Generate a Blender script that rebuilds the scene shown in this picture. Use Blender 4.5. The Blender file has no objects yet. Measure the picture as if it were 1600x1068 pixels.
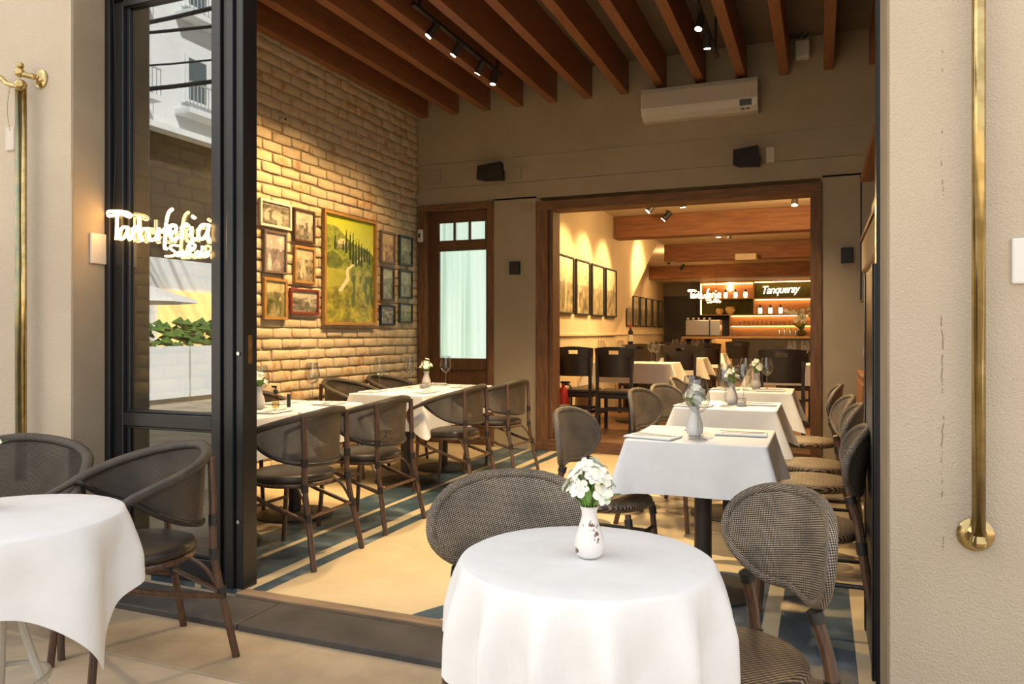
import bpy, math, random
from mathutils import Vector, Matrix
random.seed(7)
PI = math.pi
sc = bpy.context.scene
C = sc.collection

# ------------------------------------------------------------------ camera, world, sun, exposure
CAM_H, YAW, FPX = 1.25, math.atan(483/1190.), 1190.
cd = bpy.data.cameras.new('camera'); cam = bpy.data.objects.new('camera', cd); C.objects.link(cam)
cam.location = (0, 0, CAM_H); cam.rotation_euler = (PI/2, 0, YAW)
cd.sensor_width = 36.0; cd.lens = FPX/1600*36.0; cd.shift_y = -(534-520)/1600.
cd.clip_start = 0.05; cd.clip_end = 200
sc.camera = cam
sc.view_settings.view_transform = 'Standard'; sc.view_settings.look = 'None'
sc.view_settings.exposure = 0.0; sc.view_settings.gamma = 1.0
sc.view_settings.use_curve_mapping = False
sc.cycles.use_denoising = True
try: sc.cycles.denoiser = 'OPENIMAGEDENOISE'
except Exception: pass
sc.cycles.max_bounces = 7; sc.cycles.diffuse_bounces = 4; sc.cycles.glossy_bounces = 4
sc.cycles.transparent_max_bounces = 24; sc.cycles.transmission_bounces = 4
sc.cycles.caustics_reflective = False; sc.cycles.caustics_refractive = False
sc.cycles.sample_clamp_indirect = 4.0
w = bpy.data.worlds.new('sky'); sc.world = w; w.use_nodes = True
w.node_tree.nodes['Background'].inputs[0].default_value = (0.94, 0.955, 0.99, 1)
w.node_tree.nodes['Background'].inputs[1].default_value = 1.50
sd = bpy.data.lights.new('sun', 'SUN'); sd.energy = 11.5; sd.angle = math.radians(1.0); sd.color = (1.0, .97, .9)
sun = bpy.data.objects.new('sun', sd); C.objects.link(sun)
sun.rotation_euler = Vector((-.7, -.32, -.62)).to_track_quat('-Z', 'Y').to_euler(); sun.location = (6, 4, 14)

# ------------------------------------------------------------------ materials
def nt(name):
    m = bpy.data.materials.new(name); m.use_nodes = True
    t = m.node_tree; return m, t, t.nodes['Principled BSDF']
def N(t, kind, **kw):
    n = t.nodes.new(kind)
    for k, v in kw.items():
        if k.startswith('i_'):
            key = k[2:]; key = int(key) if key.isdigit() else key.replace('_', ' ')
            n.inputs[key].default_value = v
        else: setattr(n, k, v)
    return n
def ramp(t, src, stops):
    r = N(t, 'ShaderNodeValToRGB'); e = r.color_ramp.elements
    e[0].position, e[0].color = stops[0][0], (*stops[0][1], 1)
    e[1].position, e[1].color = stops[-1][0], (*stops[-1][1], 1)
    for p, c in stops[1:-1]:
        x = e.new(p); x.color = (*c, 1)
    t.links.new(src, r.inputs[0]); return r.outputs[0]
def coords(t, mode='Position', scale=(1, 1, 1)):
    if mode == 'Position': s = N(t, 'ShaderNodeNewGeometry').outputs['Position']
    else: s = N(t, 'ShaderNodeTexCoord').outputs[mode]
    mp = N(t, 'ShaderNodeMapping'); mp.inputs['Scale'].default_value = scale
    t.links.new(s, mp.inputs[0]); return mp.outputs[0]
def mk(name, c1, c2=None, rough=.6, metal=0., scale=6., detail=4., bump=0., bscale=None, mode='Position', stretch=(1, 1, 1), lo=.35, hi=.65, spec=None, coat=0):
    m, t, b = nt(name)
    b.inputs['Roughness'].default_value = rough; b.inputs['Metallic'].default_value = metal
    if spec is not None: b.inputs['Specular IOR Level'].default_value = spec
    if coat: b.inputs['Coat Weight'].default_value = coat; b.inputs['Coat Roughness'].default_value = .15
    if c2 is None and not bump:
        b.inputs['Base Color'].default_value = (*c1, 1); return m
    v = coords(t, mode, stretch)
    if c2 is None: b.inputs['Base Color'].default_value = (*c1, 1)
    else:
        n = N(t, 'ShaderNodeTexNoise', i_Scale=scale, i_Detail=detail); t.links.new(v, n.inputs['Vector'])
        t.links.new(ramp(t, n.outputs[0], [(lo, c1), (hi, c2)]), b.inputs['Base Color'])
    if bump:
        n2 = N(t, 'ShaderNodeTexNoise', i_Scale=bscale or scale*4, i_Detail=3.0); t.links.new(v, n2.inputs['Vector'])
        bp = N(t, 'ShaderNodeBump', i_Strength=bump, i_Distance=.01); t.links.new(n2.outputs[0], bp.inputs['Height'])
        t.links.new(bp.outputs[0], b.inputs['Normal'])
    return m
def emit(name, col, s):
    m, t, b = nt(name); b.inputs['Base Color'].default_value = (*col, 1)
    b.inputs['Emission Color'].default_value = (*col, 1); b.inputs['Emission Strength'].default_value = s
    return m
def thin_glass(name, f0, tint=(1, 1, 1), rough=0.0, power=4.0):
    m = bpy.data.materials.new(name); m.use_nodes = True; t = m.node_tree; t.nodes.clear()
    o = N(t, 'ShaderNodeOutputMaterial'); mx = N(t, 'ShaderNodeMixShader')
    tr = N(t, 'ShaderNodeBsdfTransparent'); tr.inputs[0].default_value = (*tint, 1)
    g = N(t, 'ShaderNodeBsdfGlossy'); g.inputs['Roughness'].default_value = rough
    lw = N(t, 'ShaderNodeLayerWeight'); lw.inputs[0].default_value = .5
    pw = N(t, 'ShaderNodeMath', operation='POWER'); pw.inputs[1].default_value = power
    ma = N(t, 'ShaderNodeMath', operation='MULTIPLY_ADD'); ma.inputs[1].default_value = 1-f0; ma.inputs[2].default_value = f0
    t.links.new(lw.outputs['Facing'], pw.inputs[0]); t.links.new(pw.outputs[0], ma.inputs[0])
    t.links.new(ma.outputs[0], mx.inputs[0]); t.links.new(tr.outputs[0], mx.inputs[1]); t.links.new(g.outputs[0], mx.inputs[2])
    t.links.new(mx.outputs[0], o.inputs[0]); return m
def weave(name, dark, light, pitch, holes=0., thr=0.1, stripes=False):
    """woven cane: strands drawn from the UVs (in metres)"""
    m, t, b = nt(name); b.inputs['Roughness'].default_value = .42
    uv = N(t, 'ShaderNodeUVMap').outputs[0]; sp = N(t, 'ShaderNodeSeparateXYZ'); t.links.new(uv, sp.inputs[0])
    def sine(expr_u, expr_v, k):
        a = N(t, 'ShaderNodeMath', operation='MULTIPLY'); t.links.new(sp.outputs[0], a.inputs[0]); a.inputs[1].default_value = expr_u*k
        c = N(t, 'ShaderNodeMath', operation='MULTIPLY_ADD'); t.links.new(sp.outputs[1], c.inputs[0]); c.inputs[1].default_value = expr_v*k
        t.links.new(a.outputs[0], c.inputs[2])
        s = N(t, 'ShaderNodeMath', operation='SINE'); t.links.new(c.outputs[0], s.inputs[0]); return s.outputs[0]
    k = 2*PI/pitch
    s1, s2 = (sine(1, .12, k), sine(0, .5, k)) if stripes else (sine(1, .6, k), sine(-.6, 1, k))
    pr = N(t, 'ShaderNodeMath', operation='MULTIPLY'); 
    if stripes:
        pr.operation = 'MULTIPLY_ADD'; t.links.new(s2, pr.inputs[0]); pr.inputs[1].default_value = .25; t.links.new(s1, pr.inputs[2])
    else: t.links.new(s1, pr.inputs[0]); t.links.new(s2, pr.inputs[1])
    col = ramp(t, pr.outputs[0], [(thr, dark), (thr+.22, light)])
    ns = N(t, 'ShaderNodeTexNoise', i_Scale=9.0, i_Detail=2.0); t.links.new(coords(t, 'Object'), ns.inputs['Vector'])
    mul = N(t, 'ShaderNodeMix', data_type='RGBA', blend_type='MULTIPLY'); mul.inputs[0].default_value = 1
    t.links.new(col, mul.inputs[6]); t.links.new(ramp(t, ns.outputs[0], [(.35, (.7, .68, .66)), (.65, (1.15, 1.1, 1.0))]), mul.inputs[7])
    t.links.new(mul.outputs[2], b.inputs['Base Color'])
    bp = N(t, 'ShaderNodeBump', i_Strength=.5, i_Distance=.002); t.links.new(pr.outputs[0], bp.inputs['Height']); t.links.new(bp.outputs[0], b.inputs['Normal'])
    if holes: b.inputs['Alpha'].default_value = 1-holes
    return m

M = {}
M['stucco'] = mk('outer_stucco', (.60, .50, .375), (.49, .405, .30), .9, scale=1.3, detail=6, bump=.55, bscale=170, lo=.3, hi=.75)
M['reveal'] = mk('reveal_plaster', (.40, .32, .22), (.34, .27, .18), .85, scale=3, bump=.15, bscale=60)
M['taupe'] = mk('taupe_plaster', (.42, .355, .255), (.37, .31, .22), .85, scale=1.6, detail=5, bump=.12, bscale=30)
M['cream'] = mk('cream_plaster', (.66, .54, .36), (.60, .48, .32), .85, scale=2, bump=.08, bscale=30)
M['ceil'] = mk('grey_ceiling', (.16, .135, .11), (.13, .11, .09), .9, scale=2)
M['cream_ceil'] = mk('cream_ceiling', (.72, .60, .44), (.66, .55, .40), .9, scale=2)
M['beam'] = mk('stained_beam_wood', (.27, .11, .048), (.21, .08, .034), .5, scale=9, detail=5, stretch=(6, .5, 6), bump=.1, bscale=30)
M['beam2'] = mk('old_beam_wood', (.30, .13, .055), (.20, .08, .035), .6, scale=5, detail=5, stretch=(.5, 3, 5), bump=.15, bscale=20)
M['oldwood'] = mk('weathered_frame_wood', (.20, .095, .042), (.11, .055, .028), .65, scale=7, detail=7, stretch=(5, 5, .6), bump=.3, bscale=30)
M['oldwood_h'] = mk('weathered_lintel_wood', (.20, .095, .042), (.11, .055, .028), .65, scale=7, detail=7, stretch=(.6, 5, 5), bump=.3, bscale=30)
M['doorwood'] = mk('door_wood', (.13, .058, .024), (.075, .034, .016), .5, scale=8, detail=5, stretch=(5, 5, .7), bump=.15)
M['black'] = mk('black_paint', (.012, .012, .013), None, .32)
M['blackmatte'] = mk('black_plastic', (.014, .013, .013), None, .55)
M['white_pl'] = mk('white_plastic', (.78, .74, .68), None, .35)
M['beige_pl'] = mk('beige_plastic', (.66, .57, .47), None, .4)
M['brass'] = mk('brass', (.56, .42, .19), (.42, .31, .13), .17, 1.0, scale=18, lo=.4, hi=.6)
M['oldbrass'] = mk('tarnished_brass', (.26, .28, .20), (.40, .34, .18), .3, 1.0, scale=14)
M['steel'] = mk('brushed_steel', (.6, .58, .55), None, .3, 1.0)
M['cloth'] = mk('white_linen', (.83, .83, .83), (.80, .80, .80), .85, scale=14, bump=.12, bscale=350, spec=.2)
M['napkin'] = mk('napkin_linen', (.86, .87, .90), None, .85, spec=.2)
M['wicker'] = weave('woven_cane', (.035, .027, .021), (.50, .42, .335), .0095, thr=.1)
M['wickerseat'] = weave('woven_cane_seat', (.04, .028, .018), (.30, .21, .13), .0105, thr=.35, stripes=True)
M['mesh'] = weave('dark_cane_mesh', (.03, .024, .020), (.17, .14, .11), .010, holes=.08)
M['rim'] = weave('dark_cane_rim', (.03, .025, .021), (.17, .14, .115), .010)
M['rattan'] = mk('rattan_pole', (.125, .062, .034), (.06, .031, .018), .38, scale=22, stretch=(3, 3, .5), mode='Object', coat=.3)
M['wrap'] = mk('dark_binding', (.022, .018, .016), None, .4)
M['leather'] = mk('dark_seat_leather', (.040, .030, .023), (.028, .021, .017), .42, scale=10, mode='Object', bump=.08)
M['iron'] = mk('dark_iron', (.035, .030, .027), (.05, .038, .03), .5, scale=9)
M['ebony'] = mk('ebony_wood', (.020, .014, .012), (.028, .019, .016), .36, scale=12, mode='Object')
M['glass'] = thin_glass('drinking_glass', .15, (.92, .93, .92), 0, 2.0)
M['pane'] = thin_glass('window_pane', .24, (.36, .39, .36))
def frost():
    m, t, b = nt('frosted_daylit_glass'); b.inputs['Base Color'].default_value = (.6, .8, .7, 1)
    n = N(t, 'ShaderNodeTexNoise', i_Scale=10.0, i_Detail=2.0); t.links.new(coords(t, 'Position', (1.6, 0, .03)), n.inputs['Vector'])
    t.links.new(ramp(t, n.outputs[0], [(.35, (.40, .60, .47)), (.5, (.62, .82, .68)), (.65, (.74, .90, .78))]), b.inputs['Emission Color']); b.inputs['Emission Strength'].default_value = .9  # emission stands in for daylight behind the pane, streaked like curtain folds
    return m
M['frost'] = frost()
M['mortar'] = mk('mortar', (.56, .44, .28), (.46, .33, .19), .95, scale=12, detail=6, bump=.4, bscale=60)
M['stem'] = mk('green_stem', (.12, .26, .04), (.20, .38, .07), .5, scale=30)
M['petal'] = mk('white_petal', (.88, .88, .80), (.80, .84, .62), .6, scale=60, mode='Object', lo=.5, hi=.75)
M['pave'] = mk('stone_paving', (.62, .51, .37), (.37, .30, .21), .85, scale=1.9, detail=8, bump=.25, bscale=14, lo=.38, hi=.66)
M['kerb'] = mk('worn_kerb_stone', (.47, .37, .25), (.36, .285, .19), .9, scale=5, detail=8, bump=.3, bscale=25)
M['slate'] = mk('dark_slate', (.045, .040, .037), (.085, .074, .067), .55, scale=4, detail=7, bump=.12)
M['sill'] = mk('worn_sill_wood', (.30, .20, .12), (.16, .11, .07), .7, scale=6, detail=7, stretch=(.7, 6, 6), bump=.25)
M['backfloor'] = mk('brown_floor', (.20, .105, .05), (.13, .07, .035), .4, scale=3)
M['white_b'] = mk('white_render', (.82, .84, .84), (.74, .77, .78), .8, scale=.7)
M['darkglass'] = mk('dark_window_glass', (.10, .13, .14), None, .12)
M['railgrey'] = mk('pale_grey_railing', (.45, .47, .47), None, .5)
M['street'] = mk('asphalt', (.16, .155, .15), (.11, .11, .11), .9, scale=4)
M['brownband'] = mk('brown_fascia', (.07, .045, .025), None, .7)
M['hedge'] = mk('hedge_leaves', (.12, .25, .03), (.04, .10, .015), .7, scale=14)
M['canvas'] = mk('white_canvas', (.85, .84, .8), None, .8)
M['shoplight'] = emit('lit_shop_window', (1, .62, .22), 3.5)
M['neon'] = emit('neon_tube', (1.0, .60, .21), 14.0)
M['neonback'] = mk('neon_backing', (.55, .35, .10), None, .25)
M['led'] = emit('warm_led', (1.0, .60, .22), 17.0)
M['lampface'] = emit('lamp_face', (1.0, .80, .48), 30.0)
M['shelfwood'] = mk('shelf_wood', (.42, .20, .08), (.34, .15, .06), .5, scale=5, stretch=(.6, 4, 4))
M['oak'] = mk('counter_oak', (.50, .30, .14), (.38, .21, .09), .5, scale=5, stretch=(.5, 4, 4))
M['bardark'] = mk('charcoal_panel', (.035, .033, .035), (.045, .042, .042), .5, scale=2)
M['moss'] = mk('moss_panel', (.13, .12, .02), (.035, .035, .008), .9, scale=40, bump=.8, bscale=60)
M['signwhite'] = emit('white_sign_letters', (1, .96, .86), 1.6)
M['lantern'] = emit('candle_lantern', (1, .74, .35), 3.0)
M['red'] = mk('red_paint', (.55, .03, .02), None, .35)
M['greenlabel'] = mk('green_label', (.05, .25, .12), None, .5)
M['bottle'] = mk('dark_bottle_glass', (.015, .02, .03), None, .08)
M['paper'] = mk('label_paper', (.75, .68, .55), None, .7)
M['goldwood'] = mk('gold_wood_frame', (.42, .24, .07), (.34, .18, .05), .45, scale=20)
M['greyframe'] = mk('grey_wood_frame', (.16, .12, .10), None, .5)
M['redwood'] = mk('red_wood_frame', (.20, .035, .02), None, .4)
M['brownframe'] = mk('brown_wood_frame', (.085, .04, .02), None, .45)
M['whiteframe'] = mk('white_wood_frame', (.78, .72, .62), None, .5)
M['greenframe'] = mk('dark_green_frame', (.03, .045, .03), None, .4)
M['tan'] = mk('tan_wicker_back', (.55, .36, .17), None, .6)
M['amber'] = thin_glass('clear_bottle', .1, (.85, .75, .5))

def brick_mat():
    m, t, b = nt('whitewashed_brick'); b.inputs['Roughness'].default_value = .9
    v = coords(t)
    n = N(t, 'ShaderNodeTexNoise', i_Scale=9.0, i_Detail=7.0, i_Roughness=.65); t.links.new(v, n.inputs['Vector'])
    n2 = N(t, 'ShaderNodeTexNoise', i_Scale=2.2, i_Detail=3.0); t.links.new(v, n2.inputs['Vector'])
    ad = N(t, 'ShaderNodeMath', operation='MULTIPLY_ADD'); t.links.new(n2.outputs[0], ad.inputs[0]); ad.inputs[1].default_value = .45; t.links.new(n.outputs[0], ad.inputs[2])
    oi = N(t, 'ShaderNodeObjectInfo'); a2 = N(t, 'ShaderNodeMath', operation='MULTIPLY_ADD')
    t.links.new(oi.outputs['Random'], a2.inputs[0]); a2.inputs[1].default_value = .12; t.links.new(ad.outputs[0], a2.inputs[2])
    t.links.new(ramp(t, a2.outputs[0], [(.55, (.66, .56, .40)), (.84, (.62, .50, .33)), (.93, (.56, .38, .21)), (1.0, (.48, .27, .13))]), b.inputs['Base Color'])
    bp = N(t, 'ShaderNodeBump', i_Strength=.35, i_Distance=.01); t.links.new(n.outputs[0], bp.inputs['Height']); t.links.new(bp.outputs[0], b.inputs['Normal'])
    return m
M['brick'] = brick_mat()

def vase_mat(name, thr):
    m, t, b = nt(name); b.inputs['Roughness'].default_value = .35
    n = N(t, 'ShaderNodeTexNoise', i_Scale=19.0, i_Detail=6.0, i_Roughness=.65); t.links.new(coords(t, 'Object'), n.inputs['Vector'])
    t.links.new(ramp(t, n.outputs[0], [(thr, (.84, .80, .77)), (thr+.02, (.17, .085, .05))]), b.inputs['Base Color'])
    return m
M['vase'] = vase_mat('chipped_white_glaze', .585)
M['vase2'] = vase_mat('speckled_white_glaze', .66)

def attr_mat(name, rough=.35):
    m, t, b = nt(name); b.inputs['Roughness'].default_value = rough
    a = N(t, 'ShaderNodeAttribute', attribute_name='print'); t.links.new(a.outputs['Color'], b.inputs['Base Color']); return m
M['print'] = attr_mat('printed_picture')

def floor_mat():
    """painted cement: blue bands and cream stripes along the room, grey petals in the middle"""
    m, t, b = nt('painted_cement_floor')
    g = N(t, 'ShaderNodeNewGeometry'); s = N(t, 'ShaderNodeSeparateXYZ'); t.links.new(g.outputs['Position'], s.inputs[0])
    X, Y = s.outputs[0], s.outputs[1]
    def mth(op, a, b_=None, c=None):
        n = N(t, 'ShaderNodeMath', operation=op)
        for i, q in enumerate((a, b_, c)):
            if q is None: continue
            if isinstance(q, (int, float)): n.inputs[i].default_value = q
            else: t.links.new(q, n.inputs[i])
        return n.outputs[0]
    def band(v, a, c): return mth('MULTIPLY', mth('GREATER_THAN', v, a), mth('LESS_THAN', v, c))
    def mix(f, a, b_):
        n = N(t, 'ShaderNodeMix', data_type='RGBA'); t.links.new(f, n.inputs[0])
        for i, q in ((6, a), (7, b_)):
            if isinstance(q, tuple): n.inputs[i].default_value = (*q, 1)
            else: t.links.new(q, n.inputs[i])
        return n.outputs[2]
    no = N(t, 'ShaderNodeTexNoise', i_Scale=3.0, i_Detail=6.0, i_Roughness=.65); t.links.new(g.outputs['Position'], no.inputs['Vector'])
    beige = ramp(t, no.outputs[0], [(.3, (.60, .465, .27)), (.7, (.69, .565, .36))])
    ns = N(t, 'ShaderNodeTexNoise', i_Scale=5.0, i_Detail=7.0); t.links.new(g.outputs['Position'], ns.inputs['Vector'])
    blue = ramp(t, ns.outputs[0], [(.35, (.030, .060, .085)), (.55, (.055, .095, .125)), (.72, (.20, .25, .28))])
    cream = (.62, .52, .34)
    # petals in the middle of the room
    vo = N(t, 'ShaderNodeTexVoronoi', voronoi_dimensions='2D', i_Scale=1.9); vo.feature = 'F1'
    mp = N(t, 'ShaderNodeMapping'); mp.inputs['Scale'].default_value = (1.0, 1.7, 1); mp.inputs['Rotation'].default_value = (0, 0, .7); t.links.new(g.outputs['Position'], mp.inputs[0]); t.links.new(mp.outputs[0], vo.inputs['Vector'])
    pet = mth('MULTIPLY', mth('LESS_THAN', vo.outputs['Distance'], .45), mth('MULTIPLY', band(X, -1.75, .6), band(Y, 4.25, 7.7)))
    c = mix(pet, beige, (.20, .17, .12))
    # diagonal leaf stripe sweeping out of the threshold
    r = mth('SQRT', mth('ADD', mth('POWER', mth('ADD', X, -.15), 2.0), mth('POWER', mth('ADD', Y, -2.2), 2.0)))
    c = mix(mth('MULTIPLY', band(r, 1.86, 1.99), mth('LESS_THAN', Y, 3.75)), c, blue)
    # right-hand blue field with one cream stripe
    rb = mth('MULTIPLY', band(X, -.55, .125), mth('LESS_THAN', Y, 4.12))
    c = mix(rb, c, blue)
    c = mix(mth('MULTIPLY', band(X, -.235, -.165), mth('LESS_THAN', Y, 4.2)), c, cream)
    # left-hand band
    c = mix(band(X, -3.22, -2.49), c, blue)
    c = mix(band(X, -2.925, -2.885), c, cream)
    c = mix(band(X, -2.655, -2.575), c, cream)
    dg = mth('ADD', Y, mth('MULTIPLY', X, .35))
    c = mix(mth('MULTIPLY', mth('MULTIPLY', band(dg, 5.95, 6.15), band(X, -2.5, -1.6)), 1.0), c, cream)
    t.links.new(c, b.inputs['Base Color'])
    t.links.new(ramp(t, ns.outputs[0], [(.3, (.45, .45, .45)), (.7, (.3, .3, .3))]), b.inputs['Roughness'])
    bp = N(t, 'ShaderNodeBump', i_Strength=.08, i_Distance=.01); t.links.new(no.outputs[0], bp.inputs['Height']); t.links.new(bp.outputs[0], b.inputs['Normal'])
    return m
M['floor'] = floor_mat()

# ------------------------------------------------------------------ mesh helpers
class MB:
    def __init__(s): s.v, s.f, s.uv = [], [], []
    def add(s, vs, fs, uvs=None):
        o = len(s.v); s.v += [tuple(p) for p in vs]
        s.f += [tuple(i+o for i in q) for q in fs]
        s.uv += [tuple(u) for u in uvs] if uvs else [(0., 0.)]*len(vs)
        return s
    def box(s, a, b, bev=0.):
        (x0, y0, z0), (x1, y1, z1) = [min(p, q) for p, q in zip(a, b)], [max(p, q) for p, q in zip(a, b)]
        if bev <= 0:
            v = [(x, y, z) for z in (z0, z1) for y in (y0, y1) for x in (x0, x1)]
            return s.add(v, [(0, 2, 3, 1), (4, 5, 7, 6), (0, 1, 5, 4), (2, 6, 7, 3), (0, 4, 6, 2), (1, 3, 7, 5)])
        import bmesh
        bm = bmesh.new(); bmesh.ops.create_cube(bm, size=1)
        for q in bm.verts:
            q.co = Vector(((x0+x1)/2+q.co.x*(x1-x0), (y0+y1)/2+q.co.y*(y1-y0), (z0+z1)/2+q.co.z*(z1-z0)))
        bmesh.ops.bevel(bm, geom=list(bm.edges), offset=min(bev, .45*min(x1-x0, y1-y0, z1-z0)), segments=2, affect='EDGES', profile=.5)
        bm.verts.index_update()
        s.add([q.co[:] for q in bm.verts], [tuple(q.index for q in f.verts) for f in bm.faces]); bm.free(); return s
    def tube(s, path, r, n=8, closed=False, squash=1.0, uvs=1.0):
        P = [Vector(p) for p in path]; k = len(P)
        R = r if isinstance(r, (list, tuple)) else [r]*k
        T = []
        for i in range(k):
            a = P[(i-1) % k] if (closed or i > 0) else P[i]; b = P[(i+1) % k] if (closed or i < k-1) else P[i]
            d = b-a; T.append(d.normalized() if d.length > 1e-9 else Vector((0, 0, 1)))
        up = Vector((0, 0, 1)) if abs(T[0].z) < .9 else Vector((1, 0, 0))
        nx = T[0].cross(up).normalized(); vs, uv, L = [], [], 0.
        for i in range(k):
            if i: L += (P[i]-P[i-1]).length
            nx = (nx-T[i]*nx.dot(T[i])).normalized(); ny = T[i].cross(nx)
            for j in range(n):
                a = 2*PI*j/n
                vs.append(P[i]+nx*(math.cos(a)*R[i])+ny*(math.sin(a)*R[i]*squash)); uv.append((L, j/n*2*PI*max(R[i], .004)))
        fs = []
        for i in range(k if closed else k-1):
            i2 = (i+1) % k
            for j in range(n):
                j2 = (j+1) % n; fs.append((i*n+j, i*n+j2, i2*n+j2, i2*n+j))
        if not closed: fs += [tuple(range(n-1, -1, -1)), tuple((k-1)*n+j for j in range(n))]
        return s.add(vs, fs, uv)
    def lathe(s, prof, n=24, at=(0, 0, 0), cap=True):
        vs, fs, uv = [], [], []
        for i, (r, z) in enumerate(prof):
            for j in range(n):
                a = 2*PI*j/n; vs.append((at[0]+r*math.cos(a), at[1]+r*math.sin(a), at[2]+z)); uv.append((r*math.cos(a)+z*.7, r*math.sin(a)))
        for i in range(len(prof)-1):
            for j in range(n):
                j2 = (j+1) % n; fs.append((i*n+j, i*n+j2, (i+1)*n+j2, (i+1)*n+j))
        if cap:
            if prof[0][0] > 1e-5: fs.append(tuple(range(n-1, -1, -1)))
            if prof[-1][0] > 1e-5: fs.append(tuple((len(prof)-1)*n+j for j in range(n)))
        return s.add(vs, fs, uv)
    def grid(s, fn, nu, nv, uvfn=None, closed=False):
        vs, uv = [], []
        for j in range(nv+1):
            for i in range(nu+(0 if closed else 1)):
                u, v = i/nu, j/nv; vs.append(fn(u, v)); uv.append(uvfn(u, v) if uvfn else (u, v))
        w_ = nu if closed else nu+1
        fs = [(j*w_+i, j*w_+(i+1) % w_, (j+1)*w_+(i+1) % w_, (j+1)*w_+i) for j in range(nv) for i in range(nu)]
        return s.add(vs, fs, uv)
    def build(s, name, mat, parent=None, smooth=False, loc=None):
        me = bpy.data.meshes.new(name); me.from_pydata(s.v, [], s.f); me.materials.append(mat if not isinstance(mat, str) else M[mat])
        if any(u != (0., 0.) for u in s.uv):
            L = me.uv_layers.new(name='UVMap'); d = [0.]*(2*len(me.loops))
            for i, l in enumerate(me.loops): d[2*i], d[2*i+1] = s.uv[l.vertex_index]
            L.data.foreach_set('uv', d)
        if smooth:
            me.polygons.foreach_set('use_smooth', [True]*len(me.polygons))
            if smooth != 'all': me.set_sharp_from_angle(angle=math.radians(40))
        me.update()
        return link(name, me, parent, loc)
def link(name, me, parent=None, loc=None):
    o = bpy.data.objects.new(name, me); C.objects.link(o)
    if loc: o.location = loc
    if parent: o.parent = parent
    return o
def thing(name, label, cat, loc=(0, 0, 0), rz=0, group=None):
    o = bpy.data.objects.new(name, None); C.objects.link(o); o.empty_display_size = .1
    o.location = loc; o.rotation_euler = (0, 0, rz); return tag(o, label, cat, group)
def tag(o, label, cat, group=None):
    o['label'] = label; o['category'] = cat
    if group: o['group'] = group
    return o
def struct(o, label=None):
    o['kind'] = 'structure'
    if label: o['label'] = label
    return o
def dup(root, loc, rz, label, group=None):
    r = root.copy(); C.objects.link(r); r.location = loc; r.rotation_euler = (0, 0, rz); r['label'] = label
    if group: r['group'] = group
    for ch in list(root.children):
        c = ch.copy(); C.objects.link(c); c.parent = r
        for g in list(ch.children):
            d = g.copy(); C.objects.link(d); d.parent = c
    return r
def face_to(dx, dy): return math.atan2(dy, dx)-PI/2     # local +Y turned to (dx, dy)
def B(a, b, bev=0.): return MB().box(a, b, bev)
def spot(name, loc, target, energy, size=70, blend=.6, color=(1, .66, .30), radius=.04, parent=None):
    l = bpy.data.lights.new(name, 'SPOT'); l.energy = energy; l.spot_size = math.radians(size); l.spot_blend = blend
    l.color = color; l.shadow_soft_size = radius
    o = bpy.data.objects.new(name, l); C.objects.link(o); o.location = loc
    o.rotation_euler = (Vector(target)-Vector(loc)).to_track_quat('-Z', 'Y').to_euler(); return o

# ------------------------------------------------------------------ the setting: front
XL, XR, YF, YO, YB, ZC = -4.29, .62, 2.97, 2.70, 7.70, 4.04      # brick wall, right wall, door plane, outer face, back wall, ceiling
struct(B((-4.6, 2.955, -.2), (XR, YB+.25, 0)).build('floor', 'floor'))
struct(B((-26, -22, -.4), (14, 2.22, -.04)).build('terrace_floor', 'pave'), 'worn beige stone paving of the terrace')
struct(B((-4.6, 2.22, -.3), (1.2, 2.62, -.034), .012).build('kerb', 'kerb'), 'worn brownish kerb strip in front of the threshold')
th = struct(B((-4.4, 2.62, -.2), (.6, 2.955, -.03)).build('threshold_bed', 'kerb'))
for a, b in ((-3.51, -2.34), (-2.334, -1.0), (-.994, .197)):
    B((a, 2.60, -.12), (b, 2.875, -.006), .006).build('slate_slab', 'slate', th)
B((-2.6, 2.88, -.05), (.197, 2.955, .006), .004).build('wooden_sill', 'sill', th)
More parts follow.
